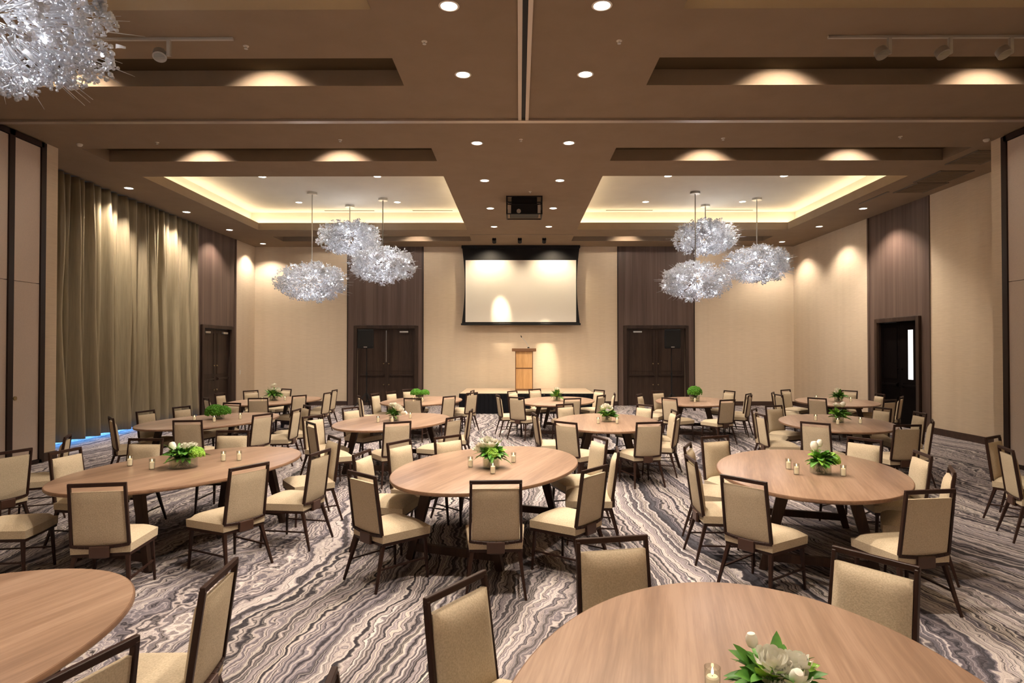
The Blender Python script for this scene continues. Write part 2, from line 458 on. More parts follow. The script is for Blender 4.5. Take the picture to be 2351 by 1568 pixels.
def double_door(name, cx, w, z1, rot, loc, label_lite=False, closers=True):
    """double leaf in local XZ, face towards -Y"""
    root = empty(name, loc, rot); root['kind'] = 'structure'
    mb = MB()
    mb.box(-w/2-.12, -w/2, -.07, 0, 0, z1+.11); mb.box(w/2, w/2+.12, -.07, 0, 0, z1+.11); mb.box(-w/2, w/2, -.07, 0, z1, z1+.11)
    mb.build('door_frame', M['dwood'], root, bevel=.012)
    for sx in (-1, 1):
        x0, x1 = (-w/2, -.004) if sx < 0 else (.004, w/2)
        mb = MB()
        if label_lite and sx > 0:
            lx0, lx1 = x0+.30, x0+.53
            for q in ((x0, lx0, .01, z1-.01), (lx1, x1, .01, z1-.01), (lx0, lx1, .01, 1.2), (lx0, lx1, 2.42, z1-.01)):
                mb.box(q[0], q[1], .05, .10, q[2], q[3])
        else:
            mb.box(x0, x1, .05, .10, .01, z1-.01)
        leaf = mb.build('door_leaf', M['dwood'], root)
        if label_lite and sx > 0:
            mb = MB(); mb.box(lx0, lx1, .07, .08, 1.2, 2.42); g = mb.build('vision_panel', M['lite'], leaf); g['label'] = 'narrow lit glass panel'
        else:
            mb = MB(); e = .012
            for q in ((x0+.10, x1-.10, z1-.14, z1-.13), (x0+.10, x1-.10, 1.19, 1.20), (x0+.10, x0+.11, 1.19, z1-.13), (x1-.11, x1-.10, 1.19, z1-.13)):
                mb.box(q[0], q[1], .05-e, .05, q[2], q[3])
            mb.build('leaf_moulding', M['dwood'], leaf)
        mb = MB(); xb = .5*(x0+x1); mb.box(x0+.10, x1-.06, -.01, .02, 1.02, 1.075)
        mb.box(x0+.10, x0+.16, .02, .05, 1.0, 1.1); mb.box(x1-.12, x1-.06, .02, .05, 1.0, 1.1)
        mb.build('push_bar', M['trim'], leaf, bevel=.006)
        for z in (1.45, .72):
            mb = MB(); x = sx*.09; mb.tube((x, .05, z), (x, .02, z), .022, n=12); mb.build('cylinder_lock', M['brass'], leaf, smooth=True)
        if closers:
            mb = MB(); xc = (x0+x1)/2 + sx*.12; mb.box(xc-.15, xc+.15, -.02, .05, z1-.14, z1-.08); mb.build('door_closer', M['nickel'], leaf, bevel=.01)
    return root
for i, (a, b) in enumerate(DB):
    double_door('door_%d' % (i+1), 0, b-a, DZ, 0, ((a+b)/2, YB, 0))
mb = MB(); mb.box(-.012, .012, 0, .03, 1.5, 2.6)
o = mb.build('astragal', M['nickel'], bpy.data.objects['door_1']); o.location = (.0, .015, 0)

# left wall: curtain wall with glazing, dark wood bay, short beige return
LY0, LY1 = 11.14, 17.93
mb = MB()
mb.box(XL-.2, XL, 20.40, YB, 0, H)
mb.box(-9.9, XL, LY0-.2, LY0, 0, H)
mb.box(XL-.75, XL-.7, LY0, LY1, 2.9, H)
mb.box(-9.95, XL, LY1, LY1+.05, 0, H)
struct('wall_left', mb, M['wall'])
mb = MB(); a, b = 18.17, 20.15
mb.box(XL-.2, XL, LY1, a, 0, H-.001); mb.box(XL-.2, XL, b, 20.40, 0, H-.001); mb.box(XL-.2, XL, a, b, DZ, H-.001)
mb.box(XL, XL+.03, LY1, LY1+.05, 0, H-.002); mb.box(XL, XL+.03, 20.36, 20.42, 0, H-.002)
struct('trim_6', mb, M['panel'])
double_door('door_3', 0, b-a-.24, DZ-.1, R(90), (XL+.0, (a+b)/2, 0))
# glazing behind the curtain, daylight beyond
mb = MB()
y = LY0
while y < LY1-.1:
    mb.box(-9.72, -9.66, y, y+.06, 0, 2.9, 0); y += 1.35
mb.box(-9.72, -9.66, LY0, LY1, 0, .06, 0); mb.box(-9.72, -9.66, LY0, LY1, 2.84, 2.9, 0)
w = empty('window_1', (0,0,0)); w['kind'] = 'structure'
mb.build('window_frame', M['blackmetal'], w)
mb = MB(); mb.box(-9.70, -9.69, LY0, LY1, .06, 2.84); mb.build('window_glass', M['glass'], w)
mb = MB(); mb.quad((-9.94, LY0, 0), (-9.94, LY1, 0), (-9.94, LY1, 2.9), (-9.94, LY0, 2.9)); mb.build('daylight_beyond', M['daylight'], w)

# right wall
a, b = 14.97, 16.84
mb = MB()
mb.box(XR, XR+.2, 17.22, YB, 0, H); mb.box(XR, XR+.2, 10.7, 14.65, 0, H)
struct('wall_right', mb, M['wall'])
mb = MB()
mb.box(XR-.001, XR+.2, 16.84, 17.22, 0, H-.001); mb.box(XR-.001, XR+.2, 14.65, a, 0, H-.001); mb.box(XR-.001, XR+.2, a, b, 2.74, H-.001)
mb.box(XR-.025, XR, 17.18, 17.24, 0, H-.002); mb.box(XR-.025, XR, 14.63, 14.69, 0, H-.002)
struct('trim_7', mb, M['panel'])
d = double_door('door_4', 0, b-a-.24, 2.63, R(-90), (XR-.0, (a+b)/2, 0), label_lite=True, closers=False)
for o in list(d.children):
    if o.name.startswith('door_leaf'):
        o.data.materials[0] = M['dark']  # leaves and fittings blackened to stand in for the unlit opening
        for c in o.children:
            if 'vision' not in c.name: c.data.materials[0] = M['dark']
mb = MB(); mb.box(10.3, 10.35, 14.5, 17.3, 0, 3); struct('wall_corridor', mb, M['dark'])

# piers with folding-partition pockets, near-room side walls, wall behind the camera
mb = MB(); mb.box(-9.3, -8.2, 10.84, LY0, 0, H); mb.box(-9.3, -8.2, -7, 9.2, 0, H); mb.box(-9.3, -8.26, 9.2, 10.84, 0, H); struct('wall_pier_left', mb, M['wall'])
mb = MB(); mb.box(8.11, 9.7, 10.62, 10.86, 0, H); mb.box(8.11, 9.7, -7, 9.2, 0, H); mb.box(8.17, 9.7, 9.2, 10.62, 0, H); struct('wall_pier_right', mb, M['wall'])
mb = MB(); mb.box(-9.4, 9.8, -7.2, -7, 0, H); struct('wall_front', mb, M['wall'])
def pocket(name, x, sx, ys, label):
    """pocket doors set in the pier; sx = +1 faces +X"""
    root = empty(name, (0,0,0))
    top = H-.02
    mb = MB(); f = x + sx*.03
    xa, xb = sorted((x-sx*.06, f))
    for y in ys:
        mb.box(xa, xb, y-.055, y+.055, 0, top)
    mb.box(xa, xb, ys[0], ys[-1], top-.09, top); mb.box(xa, xb, ys[0], ys[-1], 0, .06)
    mb.build('pocket_frame', M['trim'], root)
    for i in range(len(ys)-1):
        xa, xb = sorted((x-sx*.05, x+sx*.005))
        for z0, z1 in ((.07, 3.05), (3.06, top-.1)):
            mb = MB(); mb.box(xa, xb, ys[i]+.06, ys[i+1]-.06, z0, z1); mb.build('pocket_panel', M['partition'], root)
    tag(root, label, 'partition')
    return root
pl = pocket('partition_pocket', -8.2, 1, [9.25, 10.10, 10.78], 'tall taupe partition pocket doors with dark frame, beside the curtain end')
mb = MB(); mb.tube((-8.195, 10.22, 1.14), (-8.18, 10.22, 1.14), .035, n=16); mb.build('lock', M['brass'], pl, smooth=True)
pocket('partition_pocket', 8.11, -1, [9.25, 9.9, 10.55], 'tall taupe partition pocket doors with dark frame, opposite the curtain, at the grille side')

# baseboards
def bb(name, boxes):
    mb = MB()
    for q in boxes: mb.box(*q, 0, .15)
    struct(name, mb, M['base'])
t = .02
bb('baseboard_back', [(XL, -5.97, YB-t, YB), (-3.32, 3.40, YB-t, YB), (6.07, XR, YB-t, YB)])
bb('baseboard_right', [(XR-t, XR, 17.24, YB-t), (XR-t, XR, 10.86, 14.63), (8.09, 8.11, 10.62, 10.88), (8.11, XR, 10.86, 10.88)])
bb('baseboard_left', [(XL, XL+t, 20.42, YB-t), (-8.2, -8.18, 10.84, 11.16), (-9.2, -8.2, 11.14, 11.16)])
mb = MB(); mb.box(XL, XL+.012, 20.72, 20.79, 1.12, 1.26); tag(mb.build('light_switch', M['white'], bevel=.004), 'small white wall switch on the beige strip right of the curtain-side door', 'switch')

# ------------------------------------------------------------------ curtain
def curtain(name, y0, y1, seed, label):
    rnd = random.Random(seed)
    ny, nz = 420, 26
    ph = [0]*ny; acc = rnd.random()*6; fr = 1
    waves = []
    for k in range(ny):
        if k % 18 == 0: fr = rnd.uniform(.75, 1.5)
        acc += fr * 2*PI*(y1-y0)/.30/ny; waves.append(acc)
    vs = []; fs = []
    for j in range(nz):
        z = .10 + (H-.02-.10)*j/(nz-1); tz = z/H
        for i in range(ny):
            y = y0 + (y1-y0)*i/(ny-1)
            a = .07 + .075*(1-tz)**.5
            big = noise.noise(Vector((y*1.1, tz*1.2, seed)))*.16*(1-tz*.7)
            lo = math.sin(waves[i]); lo = math.copysign(abs(lo)**.7, lo); lo2 = math.sin(waves[i]*.5 + 1.3 + noise.noise(Vector((y*.6, tz*1.5, 3)))*2.2)
            x = XL + .02 + a*(lo*(.75+.2*tz) + lo2*(.95-.65*tz)) + big*.6
            yy = y + .05*(1-tz)*math.sin(waves[i]*.5) + .03*noise.noise(Vector((y*2, tz*3, 7)))
            zz = z + (.03*noise.noise(Vector((y*1.5, 0, 2))) if j == 0 else 0)
            vs.append((x, min(max(yy, y0+.01), y1-.01), zz))
    for j in range(nz-1):
        for i in range(ny-1):
            q = j*ny+i; fs.append((q, q+1, q+ny+1, q+ny))
    mb = MB(); mb.add(vs, fs); o = mb.build(name, M['curtain'], smooth=True, angle=180)
    sd = o.modifiers.new('cloth_thickness', 'SOLIDIFY'); sd.thickness = .006
    return tag(o, label, 'curtain')
curtain('curtain', LY0+.03, LY1-.02, 4, 'floor-to-ceiling bronze pleated curtain covering the glazed side of the hall')

# ------------------------------------------------------------------ lights
def spot(name, loc, watts, size=110, blend=.6, rot=(0,0,0), col=(1,.85,.69), r=.05, parent=None):
    l = bpy.data.lights.new(name, 'SPOT'); l.energy = watts; l.spot_size = R(size); l.spot_blend = blend; l.color = col; l.shadow_soft_size = r
    o = bpy.data.objects.new(name, l); COL.objects.link(o); o.location = loc; o.rotation_euler = rot
    if parent: o.parent = parent
    return o
# one recessed downlight, then copies
def make_downlight():
    root = empty('recessed_downlight')
    mb = MB(); mb.lathe([(.085,0), (.105,-.002), (.108,-.006), (.088,-.010), (.085,-.004)], n=28); mb.build('trim_ring', M['white'], root, smooth=True)
    mb = MB(); mb.lathe([(.001,-.004), (.084,-.004), (.084,-.001), (.001,-.001)], n=28); mb.build('lens', M['lens'], root)
    return root
DL = make_downlight()
WD = []
cy = [3.9, 6.52, 8.16, 10.88, 13.30, 15.92, 18.31]
names = ['nearest the camera', 'second from the camera', 'third from the camera, before the long ceiling track', 'fourth from the camera, beyond the long ceiling track', 'fifth from the camera', 'sixth from the camera, beside the projector', 'farthest, before the screen']
for x, sd in ((-.73, 'curtain-side row'), (.86, 'doorway-side row')):
    for y, nm in zip(cy, names):
        WD.append((x, y, H, 'centre-strip downlight, %s, %s' % (sd, nm), 'centre-strip downlights', 1.0))
for x, sd, ys in ((-8.64, 'along the curtain wall', [13.88, 16.3, 18.74, 21.2]), (8.71, 'along the doorway wall', [16.0, 18.34, 20.93])):
    for k, y in enumerate(ys):
        WD.append((x, y, H, 'recessed ceiling downlight %s, number %d counting from the camera' % (sd, k+1), 'wall-side downlights', 1.0 if y < 18 else .55))
zt = H+.60
for x, y in ((-6.24, 17.8), (-3.45, 17.8), (-3.42, 15.15), (3.57, 17.8), (6.3, 17.8), (3.58, 15.15), (6.36, 15.15), (-6.2, 15.15)):
    sd = 'curtain-side' if x < 0 else 'doorway-side'
    rw = 'far' if y > 16 else 'near'; o2 = 'outer' if abs(x-.08) > 4.7 else 'inner'
    WD.append((x, y, zt, 'small downlight in the %s lit ceiling tray, %s row, %s one' % (sd, rw, o2), 'tray downlights', .45))
for x in (-6, -3.3, 3.5, 6.2):
    for y in (-4.5, -1.8): WD.append((x, y, H, None, None, 1.2))
first = True
for x, y, z, lab, grp, k in WD:
    if lab and y > 5:
        o = DL if first else copy_tree(DL); first = False
        o.location = (x, y, z)
        tag(o, lab, 'ceiling light', grp)
    spot('downlight_lamp', (x, y, z-.03), 150*k*LK, 118, .55)
# slot wallwash lamps: small adjustable fittings inside the ceiling slots
for x0, x1, y0, y1 in SLOTS:
    xs = [-5.97, -3.36] if x0 < 0 else [3.50, 6.22]
    for x in xs:
        spot('slot_lamp', (x, y0+.20, H+.12), (30 if y1 < 12 else 20)*LK, 112, .5, (R(46), 0, 0), r=.03)
# cove light strips on the tray ledges
for x0, x1, y0, y1 in TRAYS:
    o = MB(); e = .22; w = .03; z = H+.185
    o.box(x0-e, x1+e, y0-e-w, y0-e+w, z, z+.012); o.box(x0-e, x1+e, y1+e-w, y1+e+w, z, z+.012)
    o.box(x0-e-w, x0-e+w, y0-e+w, y1+e-w, z, z+.012); o.box(x1+e-w, x1+e+w, y0-e+w, y1+e-w, z, z+.012)
    k = ('curtain-side' if x0 < 0 else 'doorway-side'); n = 'far' if y0 > 10 else 'near'
    tag(o.build('cove_light_strip', M['cove']), 'warm glowing cove light strip around the %s %s ceiling tray' % (n, k), 'cove light')

# sprinkler heads
SP = [(-3.05, 10.70, 'before the curtain-side slot'), (3.45, 10.66, 'before the doorway-side slot'), (.03, 10.70, 'between the two downlight rows'), (-6.25, 10.82, 'beside the curtain end'), (6.4, 10.6, 'near the grille wall'),
      (-1.1, 7.28, 'by the near curtain-side slot end'), (1.16, 7.28, 'by the near doorway-side slot end'), (.25, 14.25, 'just before the projector'), (-3.22, 7.38, 'at the end of the short lamp track')]
root = None
for x, y, w in SP:
    if root is None:
        root = empty('sprinkler_head')
        mb = MB(); mb.lathe([(.035,.004), (.032,-.006), (.012,-.010), (.010,-.030), (.001,-.030)], n=16); mb.build('escutcheon', M['white'], root, smooth=True)
        mb = MB(); mb.lathe([(.001,-.034), (.022,-.034), (.022,-.030), (.001,-.030)], n=16); mb.build('deflector', M['nickel'], root)
        o = root
    else: o = copy_tree(root)
    o.location = (x, y, H); tag(o, 'tiny ceiling sprinkler head ' + w, 'sprinkler', 'ceiling sprinklers')
for x, y, w in ((-7.65, 10.9, 'curtain-side'), (7.95, 10.75, 'grille-side')):
    mb = MB(); mb.lathe([(.05,0), (.048,-.02), (.03,-.04), (.001,-.04)], n=20)
    o = mb.build('ceiling_sensor', M['white'], smooth=True); o.location = (x, y, H); tag(o, 'small white ceiling sensor near the %s pier' % w, 'sensor', 'ceiling sensors')

# grilles and slot diffusers
for k, (x, y) in enumerate(((8.55, 11.75), (8.75, 13.05), (8.85, 13.95))):
    root = empty('ceiling_grille', (x, y, H))
    mb = MB(); mb.box(-.32, .32, -.42, .42, -.012, -.001)
    for g in (-.34, .32): mb.box(g, g+.02, -.44, .44, -.016, -.001)
    mb.build('grille_frame', M['grille'], root)
    mb = MB()
    for i in range(14): mb.box(-.30, .30, -.40+i*.06, -.385+i*.06, -.018, -.012)
    mb.build('louvre_blades', M['ceil'], root)
    tag(root, 'brown ceiling air grille, ' + ['closest to the doorway-side pier', 'middle of three in a line', 'farthest of three, nearest the corner wood bay'][k], 'air grille', 'air grilles')
for x, y, dx, dy, z, w in ((-5.1, 18.9, .75, .03, zt, 'outer, curtain-side tray'), (-2.6, 18.9, .6, .03, zt, 'inner, curtain-side tray'), (3.3, 18.9, .7, .03, zt, 'inner, doorway-side tray'), (6.3, 18.9, .7, .03, zt, 'outer, doorway-side tray'), (8.35, 14.9, .03, .6, H, 'in the low ceiling beside the dark wood bay')):
    mb = MB(); mb.box(x-dx, x+dx, y-dy, y+dy, z-.008, z-.0005); tag(mb.build('slot_diffuser', M['grille']), 'thin linear slot diffuser, ' + w, 'air diffuser', 'linear slot diffusers')

# track spotlights in the near ceiling
def track(name, x0, x1, y, label):
    mb = MB(); mb.box(x0, x1, y-.018, y+.018, H-.03, H); return tag(mb.build(name, M['track_grey'], bevel=.004), label, 'lighting track')
track('lighting_track', 3.52, 7.6, 7.18, 'long white ceiling lighting track carrying three spotlights')
track('lighting_track', -5.2, -3.28, 7.18, 'short white ceiling lighting track beside the large near chandelier')
def head():
    root = empty('track_spotlight')
    mb = MB(); mb.box(-.02, .02, -.02, .02, -.21, -.03); mb.build('stem', M['track_grey'], root, bevel=.003)
    mb = MB(); mb.tube((-.09, -.03, -.235), (-.105, .005, -.165), .075, .07, n=24); mb.tube((-.0,-.0,-.20), (-.06,-.01,-.20), .014, n=10); mb.build('lamp_head', M['nickel'], root, smooth=True)
    mb = MB(); mb.tube((-.0895, -.031, -.2375), (-.09, -.03, -.235), .06, n=24); mb.build('lamp_glass', M['glass'], root)
    return root
hd = head()
for k, (x, lab) in enumerate(((4.22, 'first of three on the long track, nearest the centre strip'), (4.91, 'middle of three on the long track'), (5.60, 'last of three on the long track, farthest from the centre strip'), (-4.02, 'the single one on the short track'))):
    o = hd if k == 0 else copy_tree(hd); o.location = (x, 7.18, H); tag(o, 'white track spotlight, ' + lab, 'spotlight', 'track spotlights')

# three black theatrical spots before the screen, aimed at stage
def stage_spot():
    root = empty('stage_spotlight')
    mb = MB(); mb.lathe([(.05,0), (.05,-.02), (.012,-.022), (.012,-.07), (.001,-.07)], n=16); mb.build('canopy', M['white'], root, smooth=True)
    mb = MB(); mb.tube((0, .05, -.125), (0, -.07, -.045), .065, n=20); mb.build('lamp_head', M['black'], root, smooth=True)
    return root
ss = stage_spot()
for k, (x, lab) in enumerate(((-.80, 'on the curtain side'), (.02, 'in the middle'), (.80, 'on the doorway side'))):
    o = ss if k == 0 else copy_tree(ss); o.location = (x, 20.2, H); tag(o, 'small black ceiling spotlight above the screen, ' + lab, 'spotlight', 'spotlights before the screen')

# ------------------------------------------------------------------ projector, screen, stage
root = empty('projector', (.12, 14.95, H))
mb = MB(); w, d, h = .41, .30, .43; r = .012
for x in (-w, w):
    for y in (-d, d): mb.box(x-r, x+r, y-r, y+r, -h, 0)
for z in (-.012, -.19, -h+.012):
    for y in (-d, d): mb.box(-w, w, y-r, y+r, z-r, z+r)
    for x in (-w, w): mb.box(x-r, x+r, -d, d, z-r, z+r)
mb.build('cage_frame', M['black'], root)
mb = MB(); mb.box(-.34, .34, -.27, .27, -h+.025, -.17); mb.box(-.30, .30, -.25, .25, -.17, -.01); mb.build('projector_body', M['black'], root, bevel=.02)
mb = MB(); mb.tube((-.13, -.27, -.35), (-.13, -.29, -.35), .05, n=20); mb.tube((-.08,.27,-.32), (-.08,.34,-.32), .06, n=20); mb.build('projector_lens', M['nickel'], root, smooth=True)
mb = MB(); mb.box(-w+.03, -w+.10, -d+.01, -d+.02, -h+.03, -.21); mb.box(w-.10, w-.03, -d+.01, -d+.02, -h+.03, -.21); mb.build('side_bracket', M['nickel'], root)
tag(root, 'black projector in an open black cage hanging from the ceiling centre', 'projector')

root = empty('projection_screen', (.055, 21.62, 0))
ya = 0
def sidex(t):  # tab-tensioned edge curve, t 0 top..1 bottom
    return 2.02 - .10*math.sin(PI*min(max(t,0),1))**1.0
mb = MB(); n = 24; zt0, zb0 = H-.01, 2.84
vs = []; fs = []
for i in range(n+1):
    t = i/n; z = zt0 + (zb0-zt0)*t; hw = sidex(t)
    vs += [(-hw, 0, z), (hw, 0, z), (-hw, .012, z), (hw, .012, z)]
for i in range(n):
    a = i*4; fs += [(a, a+4, a+5, a+1), (a+2, a+3, a+7, a+6), (a, a+2, a+6, a+4), (a+1, a+5, a+7, a+3)]
mb.add(vs, fs); mb.build('screen_masking', M['black'], root)
mb = MB(); mb.box(-1.895, 1.895, -.012, -.002, 2.88, 5.0); mb.build('screen_surface', M['screen'], root)
mb = MB(); mb.box(-2.05, 2.05, -.03, .03, 2.77, 2.84); mb.build('weight_bar', M['blackmetal'], root, bevel=.01)
mb = MB(); mb.box(-2.03, 2.03, -.06, .06, H-.10, H-.005); mb.build('housing_slot', M['black'], root)
tag(root, 'large pale projection screen with black border hanging on the end wall', 'projection screen')

root = empty('stage', (.24, 19.05, 0))
sw = 2.04
for k, (a, b) in enumerate(((-sw, 0), (0, sw))):
    for j, (c, d) in enumerate(((0, 1.28), (1.28, 2.56))):
        mb = MB(); mb.box(a+.004, b-.004, c+.004, d-.004, .575, .617); mb.build('stage_deck', M['stagetop'], root, bevel=.004)
mb = MB(); mb.box(-sw-.01, sw+.01, -.012, 0, .575, .612); mb.box(-sw-.01, -sw, 0, 2.56, .575, .612); mb.box(sw, sw+.01, 0, 2.56, .575, .612); mb.build('deck_edge', M['black'], root)
mb = MB(); vs = []; n = 560
pts = [(-sw, 2.5), (-sw, 0), (sw, 0), (sw, 2.5)]
path = []
for (x0, y0), (x1, y1) in zip(pts, pts[1:]):
    L_ = math.hypot(x1-x0, y1-y0); k = int(L_/.018); nx, ny = (y1-y0)/L_, -(x1-x0)/L_
    for i in range(k):
        t = i/k; w = .012*math.sin(i*.9) + .012
        path.append((x0+(x1-x0)*t + nx*w - nx*.02*0, y0+(y1-y0)*t + ny*w))
vs = [(x, y, .01) for x, y in path] + [(x, y, .575) for x, y in path]; m_ = len(path)
mb.add(vs, [(i, i+1, m_+i+1, m_+i) for i in range(m_-1)]); mb.build('pleated_skirt', M['skirt'], root, smooth=True, angle=180)
tag(root, 'low portable stage with tan deck and pleated black skirt below the screen', 'stage')

root = empty('lectern', (.157, 20.5, .617))
mb = MB(); mb.box(-.26, .26, -.17, .17, .06, .70); mb.box(-.26, .26, -.17, .17, .735, 1.27); mb.build('lectern_body', M['lect'], root)
mb = MB()
for x in (-.285, .26): mb.box(x, x+.025, -.19, .19, .0, 1.27)
mb.box(-.26, .26, -.175, .17, .70, .735); mb.box(-.28, .28, -.20, .20, 0, .06); mb.build('edge_trim', M['lect_d'], root)
mb = MB(); mb.add([(-.39,-.22,1.26),(.39,-.22,1.26),(.39,.24,1.26),(-.39,.24,1.26),(-.39,-.22,1.36),(.39,-.22,1.36),(.39,.24,1.30),(-.39,.24,1.30)], [(0,3,2,1),(4,5,6,7),(0,1,5,4),(1,2,6,5),(2,3,7,6),(3,0,4,7)]); mb.build('reading_desk', M['lect_d'], root, bevel=.008)
tag(root, 'upright light-wood lectern standing on the stage beneath the screen', 'lectern')
root = empty('gooseneck_microphone', (.30, 20.45, 2.02)); 
mb = MB(); pr = None
for i in range(9):
    t = i/8; p = (-.22*t**1.6, .02*t, .33*t - .02)
    if pr: mb.tube(pr, p, .008, n=8)
    pr = p
mb.build('flexible_neck', M['nickel'], root, smooth=True)
mb = MB(); mb.tube((-.22, .02, .31), (-.245, .02, .37), .016, .013, n=10); mb.build('capsule', M['black'], root, smooth=True)
mb = MB(); mb.lathe([(.035,-.04), (.035,-.01), (.01,0), (.001,0)], n=16); mb.build('foot', M['black'], root)
tag(root, 'thin gooseneck microphone curving up from the lectern top', 'microphone')

def speaker(x, y, lab, lab2, side):
    st = empty('speaker_stand', (x, y, 0))
    mb = MB(); mb.tube((0,0,.25), (0,0,1.20), .022, n=12); mb.tube((0,0,1.15), (0,0,1.97), .017, n=12); mb.build('pole', M['black'], st, smooth=True)
    mb = MB(); mb.tube((0,0,1.12), (0,0,1.20), .03, n=12); mb.build('collar', M['black'], st, smooth=True)
    for k in range(3):
        a = R(90 + 120*k); mb = MB(); mb.bar((0,0,.55), (.48*math.cos(a), .48*math.sin(a), .015), .014, .008); mb.bar((0,0,.25), (.24*math.cos(a), .24*math.sin(a), .28), .010, .006)
        mb.build('leg', M['black'], st)
    tag(st, lab2, 'speaker stand', 'tripod speaker stands')
    sp = empty('loudspeaker', (x + side*.0, y, 1.97))
    mb = MB(); w = .26
    mb.add([(-w,-.17,0),(w,-.17,0),(w*.7,.19,0),(-w*.7,.19,0),(-w,-.17,.61),(w,-.17,.61),(w*.7,.19,.61),(-w*.7,.19,.61)], [(0,3,2,1),(4,5,6,7),(0,1,5,4),(1,2,6,5),(2,3,7,6),(3,0,4,7)])
    mb.build('speaker_cabinet', M['black'], sp, bevel=.02)
    mb = MB(); mb.box(-w+.03, w-.03, -.18, -.17, .07, .58); mb.build('speaker_grille', M['blackmetal'], sp)
    mb = MB(); mb.box(-.055, .055, -.185, -.178, .035, .06); mb.build('name_plate', M['nickel'], sp)
    tag(sp, lab, 'loudspeaker', 'loudspeakers on stands')
speaker(-4.92, 20.35, 'black loudspeaker on a stand before the curtain-side double door', 'black tripod stand before the curtain-side double door', 1)
speaker(4.90, 20.35, 'black loudspeaker on a stand before the double door beyond the lectern, doorway side', 'black tripod stand before the double door on the doorway side', -1)

# ------------------------------------------------------------------ chairs
def make_chair():
    root = empty('dining_chair')
    # back frame
    def yb(z): return -.205 - (z-.44)*.135      # recline
    mb = MB()
    for s_ in (-1, 1):
        mb.bar((s_*.2, yb(.44), .435), (s_*.192, yb(.905), .905), .0105, .014)
    mb.bar((-.204, yb(.91), .908), (.204, yb(.91), .908), .011, .015, ref=(0,0,1))
    pr = None
    for i in range(9):
        t = -1 + i/4; p = (t*.205, yb(.43) - .012*(1-t*t), .437 - .014*(1-t*t))
        if pr: mb.bar(pr, p, .012, .013)
        pr = p
    mb.build('back_frame', M['chairwood'], root, bevel=.003, seg=1)
    # upholstered back panel, bulging forward
    nx, nz = 8, 10; vs = []; fs = []
    z0, z1 = .445, .855
    for side in (0, 1):
        for j in range(nz+1):
            z = z0 + (z1-z0)*j/nz; tz = j/nz
            for i in range(nx+1):
                tx = -1 + 2*i/nx
                w = .186 - .004*tz
                edge = (1-abs(tx)**6) * (1-abs(2*tz-1)**8)
                if side == 0: y = yb(z) - .004 - .012*edge
                else: y = yb(z) + .018 + .034*edge
                zz = z - (.010*(1-tx*tx) if j == 0 else 0)
                vs.append((tx*w, y, zz))
    k = (nx+1)*(nz+1)
    for j in range(nz):
        for i in range(nx):
            a = j*(nx+1)+i
            fs += [(a, a+1, a+nx+2, a+nx+1), (k+a, k+a+nx+1, k+a+nx+2, k+a+1)]
    for j in range(nz):
        a = j*(nx+1); fs.append((a, a+nx+1, k+a+nx+1, k+a)); a += nx; fs.append((a, k+a, k+a+nx+1, a+nx+1))
    for i in range(nx):
        a = i; fs.append((a, k+a, k+a+1, a+1)); a = nz*(nx+1)+i; fs.append((a, a+1, k+a+1, k+a))
    mb = MB(); mb.add(vs, fs); mb.build('backrest', M['fabric'], root, smooth=True, angle=60)
    # seat
    nx, ny = 10, 10; vs = []; fs = []
    for side in (0, 1):
        for j in range(ny+1):
            ty = j/ny
            for i in range(nx+1):
                tx = -1 + 2*i/nx
                hw = .212 + .038*ty
                y = -.205 + .455*ty
                e = (1-abs(tx)**8)*(1-abs(2*ty-1)**8)
                y += .012*(1-tx*tx)*(1 if ty > .5 else -.3)*abs(2*ty-1)**3
                z = .372 if side == 0 else .438 + .045*e + .006*(1-tx*tx)
                vs.append((tx*hw*(1 if side else .985), y, z))
    k = (nx+1)*(ny+1)
    for j in range(ny):
        for i in range(nx):
            a = j*(nx+1)+i; fs += [(a, a+nx+1, a+nx+2, a+1), (k+a, k+a+1, k+a+nx+2, k+a+nx+1)]
    for j in range(ny):
        a = j*(nx+1); fs.append((a, k+a, k+a+nx+1, a+nx+1)); a += nx; fs.append((a, a+nx+1, k+a+nx+1, k+a))
    for i in range(nx):
        a = i; fs.append((a, a+1, k+a+1, k+a)); a = ny*(nx+1)+i; fs.append((a, k+a, k+a+1, a+1))
    mb = MB(); mb.add(vs, fs); mb.build('seat', M['fabric'], root, smooth=True, angle=50)
    mb = MB(); mb.add([(-.205,-.20,.345),(.205,-.20,.345),(.242,.245,.345),(-.242,.245,.345),(-.205,-.20,.373),(.205,-.20,.373),(.242,.245,.373),(-.242,.245,.373)],
                      [(0,3,2,1),(4,5,6,7),(0,1,5,4),(1,2,6,5),(2,3,7,6),(3,0,4,7)])
    mb.build('seat_frame', M['chairwood'], root)
    mb = MB(); mb.box(-.07, .07, -.238, -.212, .345, .432); mb.box(-.05, .05, -.22, -.10, .335, .352); mb.build('back_bracket', M['bracket'], root, bevel=.005)
    for s_ in (-1, 1):
        mb = MB(); mb.bar((s_*.215, .215, .350), (s_*.232, .235, 0), .015, .014, .009, .009); mb.build('leg', M['chairwood'], root, bevel=.003, seg=1)
    for s_ in (-1, 1):
        mb = MB(); mb.bar((s_*.185, -.185, .350), (s_*.232, -.285, 0), .016, .016, .010, .009); mb.build('leg', M['chairwood'], root, bevel=.003, seg=1)
    for s_ in (-1, 1):
        mb = MB(); mb.bar((s_*.223, .225, .17), (s_*.208, -.235, .17), .006, .008); mb.build('stretcher', M['chairwood'], root)
    return root
CHAIR = make_chair()

